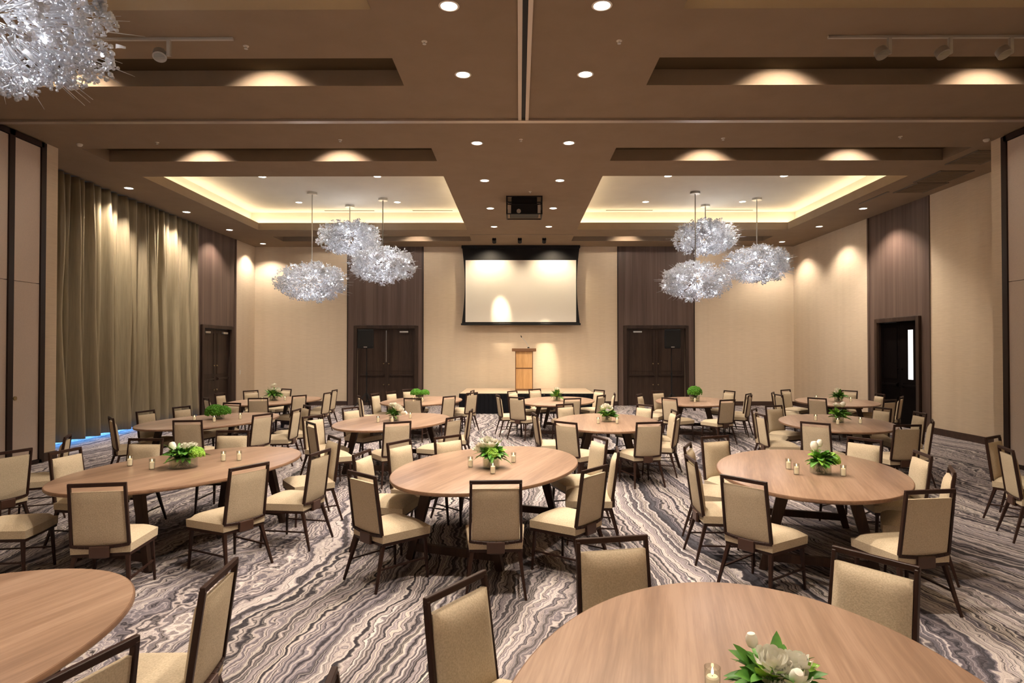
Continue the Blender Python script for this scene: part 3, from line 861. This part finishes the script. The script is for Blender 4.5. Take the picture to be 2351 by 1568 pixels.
TABLES = {  # centre x, y, long-axis angle, label, short place phrase
'L': (-3.35, 6.43, 70, 'front-row table nearest the curtain'),
'C': (-.30, 6.48, 70, 'front-row table in the middle'),
'R': (2.84, 6.24, 71, 'front-row table farthest from curtain'),
'M1': (-5.16, 10.6, 73, 'second-row table nearest the curtain'),
'M2': (-2.08, 10.52, 76, 'second-row table, second from curtain'),
'M3': (1.44, 10.43, 84, 'second-row table, third from curtain'),
'M4': (5.16, 10.35, 72, 'second-row table farthest from the curtain'),
'D1': (-5.67, 14.7, 74, 'back-row table nearest the curtain'),
'D2': (-2.25, 14.7, 76, 'back-row table, second from curtain'),
'D3': (.88, 14.7, 78, 'back-row table before the stage'),
'D4': (4.02, 14.6, 76, 'back-row table, fourth from curtain'),
'D5': (7.25, 14.5, 74, 'back-row table beside the dark doorway'),
'F': (.77, 1.93, 77, 'nearest cropped table by the camera'),
'BL': (-2.65, 2.13, 71, 'nearest bare table at the curtain side'),
}
TABLES = {k: v for k, v in TABLES.items()}
EXTRA = {'FL': (-6.45, 6.4, 'table out of view on the curtain side'), 'FR': (6.1, 6.1, 'table out of view on the doorway side')}
EXLAB = {'FL': ['beige chair back cropped by the picture edge, before the curtain-side pier', 'beige chair seen edge-on just before the near hem of the curtain'],
         'FR': ['beige chair turned away, nearest the doorway-side partition pocket, cropped by the picture edge', 'beige chair by the doorway-side pier, just behind the one cropped by the edge']}
info_seen = {}
ORD = ['nearest the camera', 'second from the camera', 'third from the camera', 'fourth from the camera', 'fifth from the camera']
by = {}
for t, x, y, k in CHAIRS: by.setdefault(t, []).append((x, y, k))
first = True
for t, lst in by.items():
    cx, cy_ = (TABLES.get(t) or EXTRA[t])[:2]; place = (TABLES.get(t) or EXTRA[t])[-1]
    lst = sorted(lst, key=lambda c: c[1])
    info = {}
    th = R(TABLES[t][2]) if t in TABLES else R(70)
    ang = []
    for c in lst:
        dx, dy = c[0]-cx, c[1]-cy_
        u = dx*math.cos(th) + dy*math.sin(th); w = dx*math.sin(th) - dy*math.cos(th)   # w > 0: away from the curtain
        side = 'at its near end' if (u < -1.15 and abs(w) < .62) else 'at its far end' if (u > 1.0 and abs(w) < .55) else 'on its curtain side' if w < 0 else 'on its doorway side'
        info.setdefault(side, []).append(c)
    for side, cs in info.items():
        for i, (x, y, k) in enumerate(cs):
            o = CHAIR if first else copy_tree(CHAIR); first = False
            f = (math.cos(R(k)), math.sin(R(k)))
            o.location = (x + f[0]*.268, y + f[1]*.268, 0); o.rotation_euler = (0, 0, R(k-90))
            pos = '' if len(cs) == 1 else ', ' + ORD[i].replace('nearest the camera', 'nearest camera').replace('from the camera', 'from camera')
            if t in EXTRA: tag(o, EXLAB[t][i if len(cs) > 1 or not info_seen.get(t) else 1], 'chair', 'beige dining chairs around the oval tables'); info_seen[t] = 1; continue
            tag(o, 'beige chair at %s, %s%s' % (place, side.replace('at its ', '').replace('on its ', ''), pos.replace(' the camera', ' camera')), 'chair', 'beige dining chairs around the oval tables')

# ------------------------------------------------------------------ tables
TA_, TB_ = 1.33, .86
def make_table():
    root = empty('oval_table')
    mb = MB(); n = 120
    prof = [(.965, .715), (.992, .718), (1.0, .728), (1.0, .741), (.996, .748), (.990, .75)]
    vs = []; fs = []; mi = []
    for s_, z in prof:
        for i in range(n):
            a = 2*PI*i/n; vs.append((TA_*math.cos(a) - (1-s_)*math.cos(a)*1.0*0 , 0, 0))
    vs = []
    for s_, z in prof:
        off = (1-s_)*1.0
        for i in range(n):
            a = 2*PI*i/n; vs.append(((TA_-off)*math.cos(a), (TB_-off)*math.sin(a), z))
    for k in range(len(prof)-1):
        for i in range(n): fs.append((k*n+i, k*n+(i+1)%n, (k+1)*n+(i+1)%n, (k+1)*n+i))
    mb.add(vs, fs, 1); m_ = (len(prof)-1)*n
    mb.f.append(tuple(range(m_, m_+n))); mb.m.append(0)
    mb.f.append(tuple(range(n))[::-1]); mb.m.append(1)
    mb.build('tabletop', [M['table'], M['tedge']], root, smooth=True, angle=35)
    for u in (-.80, .80):
        mb = MB()
        for s_ in (-1, 1):
            mb.bar((u, s_*.27, .705), (u + (.04 if u > 0 else -.04), s_*.45, 0), .050, .028, .032, .024, ref=(1,0,0))
        mb.box(u-.032, u+.032, -.36, .36, .655, .715)
        mb.box(u-.02 + (.03 if u > 0 else -.03), u+.02 + (.03 if u > 0 else -.03), -.40, .40, .08, .155)
        mb.build('trestle', M['tbase'], root)
    mb = MB(); mb.box(-.80, .80, -.025, .025, .60, .70); mb.box(-.8, .8, -.35, -.31, .67, .712); mb.box(-.8, .8, .31, .35, .67, .712); mb.build('stretcher_rail', M['tbase'], root)
    return root
TAB = make_table()
desc = {'L': 'white roses and lime hydrangea', 'C': 'white blooms and a round green bloom', 'R': 'big leaves and white buds', 'F': 'white roses and a lone tulip', 'BL': None,
        'M1': 'a flat green moss dome', 'M2': 'green foliage and drooping white blooms', 'M3': 'glossy leaves and pale blooms', 'M4': 'tall leaves and one white bloom',
        'D1': 'loose greenery and pale blooms', 'D2': 'two small green puffs', 'D3': 'spiky greenery', 'D4': 'a round green puff in glass', 'D5': 'a small leafy posy'}
for i, (k, (x, y, a, lab)) in enumerate(TABLES.items()):
    o = TAB if i == 0 else copy_tree(TAB); o.location = (x, y, 0); o.rotation_euler = (0, 0, R(a))
    tag(o, 'oval walnut dining table, ' + lab.replace(' table', '', 1), 'table', 'oval walnut dining tables')

# ------------------------------------------------------------------ centrepieces
def leaf(mb, p, d, L_, W, bend=.5, roll=0):
    d = Vector(d).normalized(); up = Vector((0,0,1)); sx = d.cross(up)
    if sx.length < .05: sx = Vector((1,0,0))
    sx.normalize(); nn = sx.cross(d).normalized(); sx = Matrix.Rotation(roll, 3, d) @ sx; nn = Matrix.Rotation(roll, 3, d) @ nn
    vs = []; n = 6
    for i in range(n+1):
        t = i/n; c = Vector(p) + d*L_*t - Vector((0,0,1))*bend*L_*t*t*.5
        w = W*math.sin(PI*min(1, t*.95+.05))**.7*(1-.35*t)
        vs += [c - sx*w + nn*w*.28, c - nn*.02*W, c + sx*w + nn*w*.28]
    fs = []
    for i in range(n): a = i*3; fs += [(a, a+1, a+4, a+3), (a+1, a+2, a+5, a+4)]
    vs = [Vector((v.x, v.y, max(v.z, .006))) for v in vs]
    mb.add(vs, fs)
def foliage(seed, n, r0, h, L_, W, up=.6):
    rnd = random.Random(seed); mb = MB()
    for i in range(n):
        a = rnd.uniform(0, 2*PI); e = rnd.uniform(-.25, 1.3)*up
        d = (math.cos(a)*math.cos(e), math.sin(a)*math.cos(e), math.sin(e)+.15)
        q = rnd.uniform(.0, r0); p = (math.cos(a)*q, math.sin(a)*q, h + rnd.uniform(-.02, .05))
        leaf(mb, p, d, L_*rnd.uniform(.7, 1.2), W*rnd.uniform(.7, 1.2), rnd.uniform(.2, 1.0), rnd.uniform(-.6, .6))
    return mb
def rose_mesh():
    mb = MB()
    rnd = random.Random(3)
    for ring, (cnt, r, hh, tilt) in enumerate(((3, .006, .032, .0), (4, .012, .034, .08), (5, .018, .034, .2), (6, .024, .032, .38), (7, .029, .027, .6))):
        for k in range(cnt):
            a0 = 2*PI*k/cnt + ring*.7; vs = []; fs = []; nu, nv = 6, 5
            for j in range(nv+1):
                v = j/nv
                for i in range(nu+1):
                    u = -1 + 2*i/nu; aa = a0 + u*.75*(1-.15*ring)*(1 if ring < 2 else .85)
                    rr = .004 + (r + .010*tilt*v)*math.sin(min(v*1.7, 1)*PI/2) + .004*v*tilt*(1-u*u)
                    z = hh*v*(1-.12*u*u) - (.006*v*v*tilt*2) + (0 if ring < 3 else -.004)
                    vs.append((rr*math.cos(aa), rr*math.sin(aa), z-.005))
            for j in range(nv):
                for i in range(nu): q = j*(nu+1)+i; fs.append((q, q+1, q+nu+2, q+nu+1))
            mb.add(vs, fs)
    return mb
ROSE = rose_mesh().build('bloom', M['petal'], smooth=True, angle=180)
mbt = MB(); mbt.lathe([(.004,0), (.017,.008), (.022,.024), (.021,.040), (.014,.054), (.006,.056)], n=14); TULIP = mbt.build('tulip', M['petal'], smooth=True)
def puff(seed, r, flat, m, name, parent, loc, cells=260):
    """hydrangea / moss head: many tiny florets on a dome"""
    rnd = random.Random(seed); mb = MB()
    for i in range(cells):
        z = rnd.uniform(-.35, 1); a = rnd.uniform(0, 2*PI); q = math.sqrt(max(0, 1-z*z)); rr = r*(1+.07*rnd.random())
        n_ = Vector((q*math.cos(a), q*math.sin(a), z)); p = Vector((n_.x*rr, n_.y*rr, n_.z*rr*flat))
        t = n_.orthogonal().normalized(); b_ = n_.cross(t); ro = rnd.uniform(0, PI); t2 = t*math.cos(ro)+b_*math.sin(ro); b2 = n_.cross(t2); w = r*.17
        mb.add([p - t2*w, p - b2*w, p + t2*w, p + b2*w, p + n_*w*.7], [(0,1,4), (1,2,4), (2,3,4), (3,0,4)])
    mb.lathe([(.02*r, -.38*r*flat), (r*.85, -.3*r*flat), (r*.96, .1*r*flat), (r*.8, .6*r*flat), (r*.4, .9*r*flat), (.01*r, .97*r*flat)], n=18)
    o = mb.build(name, m, parent); o.location = loc; return o
def vase(root, r, h, square=False):
    mb = MB()
    n = 4 if square else 28; k = 1.35 if square else 1
    mb.lathe([(r*k*.96,0), (r*k,.004), (r*k,h), (r*k*.95,h), (r*k*.95,.010), (.001,.010)], n=n)
    v = mb.build('glass_vase', M['glass'], root, smooth=not square)
    if square: v.rotation_euler = (0,0,R(45))
    mb = MB(); mb.lathe([(.001,.012), (r*.86,.012), (r*.86,h*.62), (.001,h*.62)], n=24); mb.build('water', M['water'], v, smooth=True)
    mb = MB(); rnd = random.Random(int(r*1000))
    for i in range(22):
        a = rnd.uniform(0, 2*PI); q = rnd.uniform(.1, .75)*r; b_ = a + rnd.uniform(1.5, 4)
        mb.tube((q*math.cos(b_), q*math.sin(b_), .014), (q*math.cos(a), q*math.sin(a), h+.02), .0035, n=5)
    mb.build('stems', M['stem'], v)
def put(src, parent, loc, sc=1, rx=0, ry=0, rz=0):
    c = src.copy(); COL.objects.link(c); c.parent = parent; c.location = loc; c.scale = (sc,)*3; c.rotation_euler = (rx, ry, rz); return c
def posy(key, x, y, spec):
    root = empty('flower_centrepiece', (x, y, .75))
    vase(root, spec['r'], spec['h'], spec.get('sq', False))
    if spec.get('n'): foliage(spec['seed'], spec['n'], spec['r']*.7, spec['h'], spec['L'], spec['W'], spec.get('up', .6)).build('foliage', M[spec.get('lm', 'leaf')], root, smooth=True, angle=180)
    if spec.get('n2'): foliage(spec['seed']+9, spec['n2'], spec['r']*.7, spec['h']+.01, spec['L']*.8, spec['W']*1.1, spec.get('up', .6)).build('lime_foliage', M['leaf2'], root, smooth=True, angle=180)
    rnd = random.Random(spec['seed'])
    for (dx, dy, dz, sc) in spec.get('roses', []): put(ROSE, root, (dx, dy, dz), sc, rnd.uniform(-.5,.2)-.0, rnd.uniform(-.4,.4), rnd.uniform(0,6))
    for (dx, dy, dz, sc, rx, ry) in spec.get('tulips', []): put(TULIP, root, (dx, dy, dz), sc, rx, ry, 0)
    for (dx, dy, dz, r, fl, mm) in spec.get('puffs', []): puff(spec['seed'], r, fl, M[mm], 'green_bloom', root, (dx, dy, dz))
    return tag(root, 'centrepiece of %s on the %s' % (desc[key], TABLES[key][3]), 'flower arrangement', 'flower centrepieces on the tables')
SPECS = {
'F': (.80, 1.98, dict(r=.075, h=.12, sq=True, n=100, n2=14, L=.135, W=.026, seed=21, up=.72, roses=[(-.02,-.02,.215,1.5), (.06,.0,.20,1.45), (.03,-.05,.185,1.35), (-.03,-.07,.165,1.1)], tulips=[(-.06,.04,.235,.85,0,-.1), (.02,-.075,.185,.95,.5,.1)], puffs=[(-.02,-.085,.135,.042,.9,'leaf2')])),
'L': (-3.37, 6.33, dict(r=.13, h=.11, n=90, n2=16, L=.15, W=.034, seed=5, up=.75, roses=[(.03,0,.20,1.6), (.075,.03,.205,1.5), (.0,.03,.205,1.3)], tulips=[(-.09,-.02,.17,1.6,0,-.2)], puffs=[(.14,-.01,.135,.07,.95,'leaf2')])),
'C': (-.28, 6.33, dict(r=.085, h=.12, n=90, n2=20, L=.16, W=.034, seed=8, up=1.05, roses=[(-.09,-.04,.215,1.7), (-.04,-.02,.26,1.8), (.035,-.02,.25,1.5), (-.13,-.02,.18,1.5), (-.01,-.07,.22,1.6)], puffs=[(.01,-.07,.145,.065,1,'leaf2'), (.06,0,.12,.05,1,'leaf')])),
'R': (2.87, 6.05, dict(r=.075, h=.11, sq=True, n=56, n2=22, L=.14, W=.040, seed=13, up=.85, roses=[(.03,0,.19,1.0)], tulips=[(-.05,0,.22,1.6,0,-.15), (.0,.02,.25,1.3,0,.1), (-.03,.03,.17,1.2,0,.1)], puffs=[(.11,-.02,.125,.06,1.1,'leaf2')])),
'M1': (-5.13, 10.75, dict(r=.10, h=.09, seed=2, puffs=[(-.05,0,.12,.15,.75,'moss'), (.09,0,.125,.11,.85,'moss')])),
'M2': (-2.08, 10.5, dict(r=.085, h=.10, n=50, L=.14, W=.028, seed=14, up=.85, roses=[(.06,-.03,.22,2.0), (.10,-.03,.18,2.0), (.0,0,.26,1.6), (.14,-.02,.12,1.8), (-.05,0,.25,1.4)], tulips=[(.16,0,.16,1.4,0,2.4)])),
'M3': (1.44, 10.4, dict(r=.085, h=.10, n=44, n2=8, L=.15, W=.040, seed=16, up=.7, roses=[(-.02,0,.24,2.0), (.04,.02,.22,1.8), (-.06,0,.20,1.4)], tulips=[])),
'M4': (5.18, 10.3, dict(r=.085, h=.10, n=46, n2=8, L=.17, W=.038, seed=17, up=.95, roses=[(-.02,0,.27,1.8)], tulips=[(.03,0,.26,1.8,0,.9)])),
'D1': (-5.72, 14.7, dict(r=.10, h=.12, n=60, n2=20, L=.20, W=.030, seed=18, up=.9, roses=[(.0,0,.34,2.0), (.09,0,.24,2.0), (-.03,-.05,.25,1.6)], tulips=[])),
'D2': (-2.32, 14.7, dict(r=.09, h=.10, seed=19, puffs=[(-.08,0,.17,.12,.8,'moss'), (.12,0,.17,.10,.8,'moss')])),
'D3': (.87, 14.6, dict(r=.085, h=.10, n=60, n2=10, L=.20, W=.022, seed=20, up=1.2, roses=[(0,0,.27,1.6)], tulips=[])),
'D4': (4.02, 14.5, dict(r=.11, h=.13, seed=22, puffs=[(0,0,.21,.15,.85,'moss')])),
'D5': (7.30, 14.5, dict(r=.09, h=.10, n=50, n2=10, L=.17, W=.034, seed=23, up=.9, roses=[(-.02,0,.26,1.6), (-.06,-.04,.22,1.4)], tulips=[])),
}
for k, (x, y, sp) in SPECS.items(): posy(k, x, y, sp)
for s_ in (ROSE, TULIP): bpy.data.objects.remove(s_)

# votive candles
def votive():
    root = empty('votive_candle')
    mb = MB(); mb.lathe([(.023,0), (.025,.003), (.0275,.105), (.026,.105), (.024,.010), (.001,.009)], n=24); mb.build('glass_cup', M['glass'], root, smooth=True)
    mb = MB(); mb.lathe([(.020,.010), (.0215,.070), (.017,.075), (.001,.073)], n=20); wx = mb.build('wax', M['candle'], root, smooth=True)
    mb = MB(); mb.tube((0,0,.073), (0,0,.081), .0012, n=6); mb.build('wick', M['black'], wx)
    mb = MB(); mb.lathe([(.001,.079), (.0045,.085), (.004,.092), (.0008,.104)], n=10); mb.build('flame', M['flame'], wx, smooth=True)
    return root
VO = votive()
VC = [('F', .655, 2.16, 'on the curtain side of'), ('F', 1.02, 2.02, 'on the doorway side of'),
('L', -3.95, 6.40, 'outermost on the curtain side of'), ('L', -3.62, 6.22, 'closest on the curtain side of'), ('L', -3.13, 6.68, 'closest on the doorway side of'), ('L', -2.98, 6.72, 'outermost on the doorway side of'),
('C', -.49, 6.36, 'on the curtain side of'), ('C', -.25, 6.02, 'directly in front of'), ('C', -.06, 6.62, 'on the doorway side of'),
('R', 2.66, 6.27, 'behind and left of'), ('R', 2.62, 6.00, 'in front and left of'), ('R', 2.97, 6.30, 'behind'), ('R', 3.02, 5.92, 'on the doorway side of'),
('M1', -5.33, 10.35, 'on the curtain side of'), ('M1', -4.98, 10.30, 'in front of'), ('M1', -4.74, 10.72, 'on the doorway side of'),
('M2', -2.29, 10.25, 'on the curtain side of'), ('M2', -1.87, 10.85, 'on the doorway side of'), ('M2', -2.04, 10.15, 'in front of'),
('M3', 1.26, 10.1, 'on the curtain side of'), ('M3', 1.56, 10.1, 'on the doorway side of'),
('M4', 4.93, 10.55, 'on the curtain side of'), ('M4', 5.02, 10.0, 'in front of'), ('M4', 5.44, 10.12, 'on the doorway side of'),
('D1', -5.83, 14.3, 'in front of'), ('D1', -5.42, 14.6, 'on the doorway side of'), ('D2', -2.40, 14.3, 'on the curtain side of'), ('D2', -2.18, 14.25, 'on the doorway side of'),
('D4', 3.94, 14.2, 'in front of'), ('D5', 6.98, 14.9, 'on the curtain side of'), ('D5', 7.5, 14.35, 'on the doorway side of')]
for i, (t, x, y, w) in enumerate(VC):
    o = VO if i == 0 else copy_tree(VO); o.location = (x, y, .75)
    tag(o, 'lit votive %s the flowers, %s' % (w, TABLES[t][3]), 'candle', 'votive candles around the centrepieces')

# ------------------------------------------------------------------ chandeliers
def cluster_mesh(seed):
    rnd = random.Random(seed); mb = MB()
    A_, B_ = .93, .50
    bm = bmesh.new(); bmesh.ops.create_icosphere(bm, subdivisions=1, radius=1)
    iv = [v.co.copy() for v in bm.verts]; fc = [tuple(v.index for v in f.verts) for f in bm.faces]; bm.free()
    def dirn():
        z = rnd.uniform(-1, 1); a = rnd.uniform(0, 2*PI); q = math.sqrt(1-z*z); return Vector((q*math.cos(a), q*math.sin(a), z))
    # rods with a small burst of drops at the end
    for i in range(460):
        d = dirn(); rr = rnd.uniform(.62, .97); p = Vector((d.x*A_*rr, d.y*A_*rr, d.z*B_*rr))
        q = p*.5
        mb.tube(q, p, .004, .003, n=4, caps=False)
        for k in range(rnd.randint(5, 8)):
            e = (dirn() + d*.8).normalized(); L_ = rnd.uniform(.05, .105); p2 = p + e*L_
            mb.tube(p, p2, .0035, .005, n=4, caps=False)
            r = rnd.uniform(.015, .025)
            mb.add([p2 + v*r for v in iv], fc)
    # curled glass leaves
    for i in range(150):
        d = dirn(); rr = rnd.uniform(.45, 1.0); p = Vector((d.x*A_*rr, d.y*A_*rr, d.z*B_*rr))
        t = d.orthogonal().normalized(); t = Matrix.Rotation(rnd.uniform(0, 2*PI), 3, d) @ t; b_ = d.cross(t); w = rnd.uniform(.012, .028); h = rnd.uniform(.04, .08)
        vs = []
        for j in range(4):
            u = j/3; c = p + (t*math.sin(u*1.6) + d*(1-math.cos(u*1.6)))*h
            vs += [c - b_*w*(1-u*.55), c + b_*w*(1-u*.55)]
        mb.add(vs, [(0,1,3,2), (2,3,5,4), (4,5,7,6)])
    # long needles
    for i in range(110):
        d = dirn(); p = Vector((d.x*A_, d.y*A_, d.z*B_))*.7; q = p.normalized(); e = Vector((d.x*A_, d.y*A_, d.z*B_*1.0))*rnd.uniform(1.06, 1.26)
        mb.tube(p, e, .008, .0015, n=5, caps=False)
    return mb
def make_chandelier():
    root = empty('glass_chandelier')
    cluster_mesh(11).build('glass_cluster', M['bead'], root, smooth=True, angle=60)
    led = MB(); bm = bmesh.new(); bmesh.ops.create_icosphere(bm, subdivisions=1, radius=.018); led.add([v.co.copy() for v in bm.verts], [tuple(v.index for v in q.verts) for q in bm.faces]); bm.free()
    lp = None
    for i in range(14):
        z = -1 + 2*(i+.5)/14; a = i*2.4; q = math.sqrt(1-z*z)
        if lp is None: lp = led.build('led_point', M['led'], root); o = lp
        else: o = lp.copy(); COL.objects.link(o); o.parent = root
        o.location = (q*math.cos(a)*.80, q*math.sin(a)*.80, z*.42)
    return root
CH = make_chandelier()
CHS = [(-5.50, 16.7, 3.73, 0, 'lowest and nearest of three on the curtain side'), (-4.90, 18.2, 5.16, 40, 'highest of three on the curtain side'), (-3.77, 17.4, 4.28, 100, 'of three on the curtain side, closest to the centre strip'),
       (4.66, 16.7, 3.74, 200, 'lowest of three on the doorway side'), (5.37, 18.2, 5.16, 250, 'highest of three on the doorway side'), (6.55, 17.4, 4.28, 310, 'of three on the doorway side, closest to the wall'),
       (-4.27, 5.0, 4.60, 70, 'large and cropped, hanging close to the camera')]
for i, (x, y, z, a, lab) in enumerate(CHS):
    o = CH if i == 0 else copy_tree(CH); o.location = (x, y, z); o.rotation_euler = (0, 0, R(a))
    zc = H + .60 - z
    mb = MB(); mb.tube((0,0,-.2), (0,0,zc-.05), .014, n=10); mb.build('stem', M['nickel'], o, smooth=True)
    mb = MB(); mb.lathe([(.13,0), (.13,.06), (.001,.06)], n=28); c = mb.build('canopy', M['nickel'], o, smooth=True); c.location = (0,0,zc-.06)
    tag(o, 'spiky white glass chandelier, ' + lab, 'chandelier', 'clustered glass chandeliers')
    l = bpy.data.lights.new('chandelier_lamp', 'POINT'); l.energy = 29; l.color = (.97,.97,1); l.shadow_soft_size = .22
    lo = bpy.data.objects.new('chandelier_lamp', l); COL.objects.link(lo); lo.location = (x, y, z)

# stage lights aimed at screen and wall
def aim(name, src, dst, w, size, blend, col=(1,.82,.58)):
    d = Vector(dst) - Vector(src); o = spot(name, src, w, size, blend, d.to_track_quat('-Z', 'Y').to_euler(), col, .04); return o
aim('stage_lamp', (-.80, 20.30, H-.17), (-.62, 21.6, 3.22), 300*LK, 19, 1)
aim('stage_lamp', (.80, 20.30, H-.17), (.93, 21.9, 1.40), 700*LK, 15, 1)
aim('stage_lamp', (.02, 20.30, H-.17), (.15, 20.5, 1.2), 60*LK, 40, .9)
for x in (-1.0, 1.15): aim('screen_fill', (x, 20.9, H-.04), (x, 21.7, 3.6), 55*LK, 118, .8)  # unseen fill lamps, added to brighten the screen and end wall
# daylight through the glazing
l = bpy.data.lights.new('daylight', 'AREA'); l.shape = 'RECTANGLE'; l.size = .12; l.size_y = 6.6; l.energy = 60; l.color = (.14,.42,1)
o = bpy.data.objects.new('daylight', l); COL.objects.link(o); o.location = (-9.63, 14.5, .13); o.rotation_euler = (0, R(-62), R(0))

# ------------------------------------------------------------------ world, camera, view
w = bpy.data.worlds.new('world'); S.world = w; w.use_nodes = True
w.node_tree.nodes['Background'].inputs[0].default_value = (.05,.045,.04,1); w.node_tree.nodes['Background'].inputs[1].default_value = .2
cd = bpy.data.cameras.new('camera'); cam = bpy.data.objects.new('camera', cd); COL.objects.link(cam); S.camera = cam
cd.sensor_width = 36; cd.lens = 1450/2351*36; cd.shift_x = -7.8/2351; cd.clip_start = .05; cd.clip_end = 100
cam.location = (0, 0, 1.93); cam.rotation_euler = (PI/2 + math.atan(19/1450), 0, .006)
S.view_settings.view_transform = 'Standard'; S.view_settings.look = 'None'; S.view_settings.gamma = 1; S.view_settings.use_curve_mapping = False
S.view_settings.exposure = .50
S.cycles.use_denoising = True
S.cycles.max_bounces = 6; S.cycles.diffuse_bounces = 4; S.cycles.glossy_bounces = 2; S.cycles.transparent_max_bounces = 8
S.cycles.use_adaptive_sampling = True; S.cycles.adaptive_threshold = .05; S.cycles.use_light_tree = False
S.cycles.sample_clamp_indirect = 6; S.cycles.caustics_reflective = False; S.cycles.caustics_refractive = False
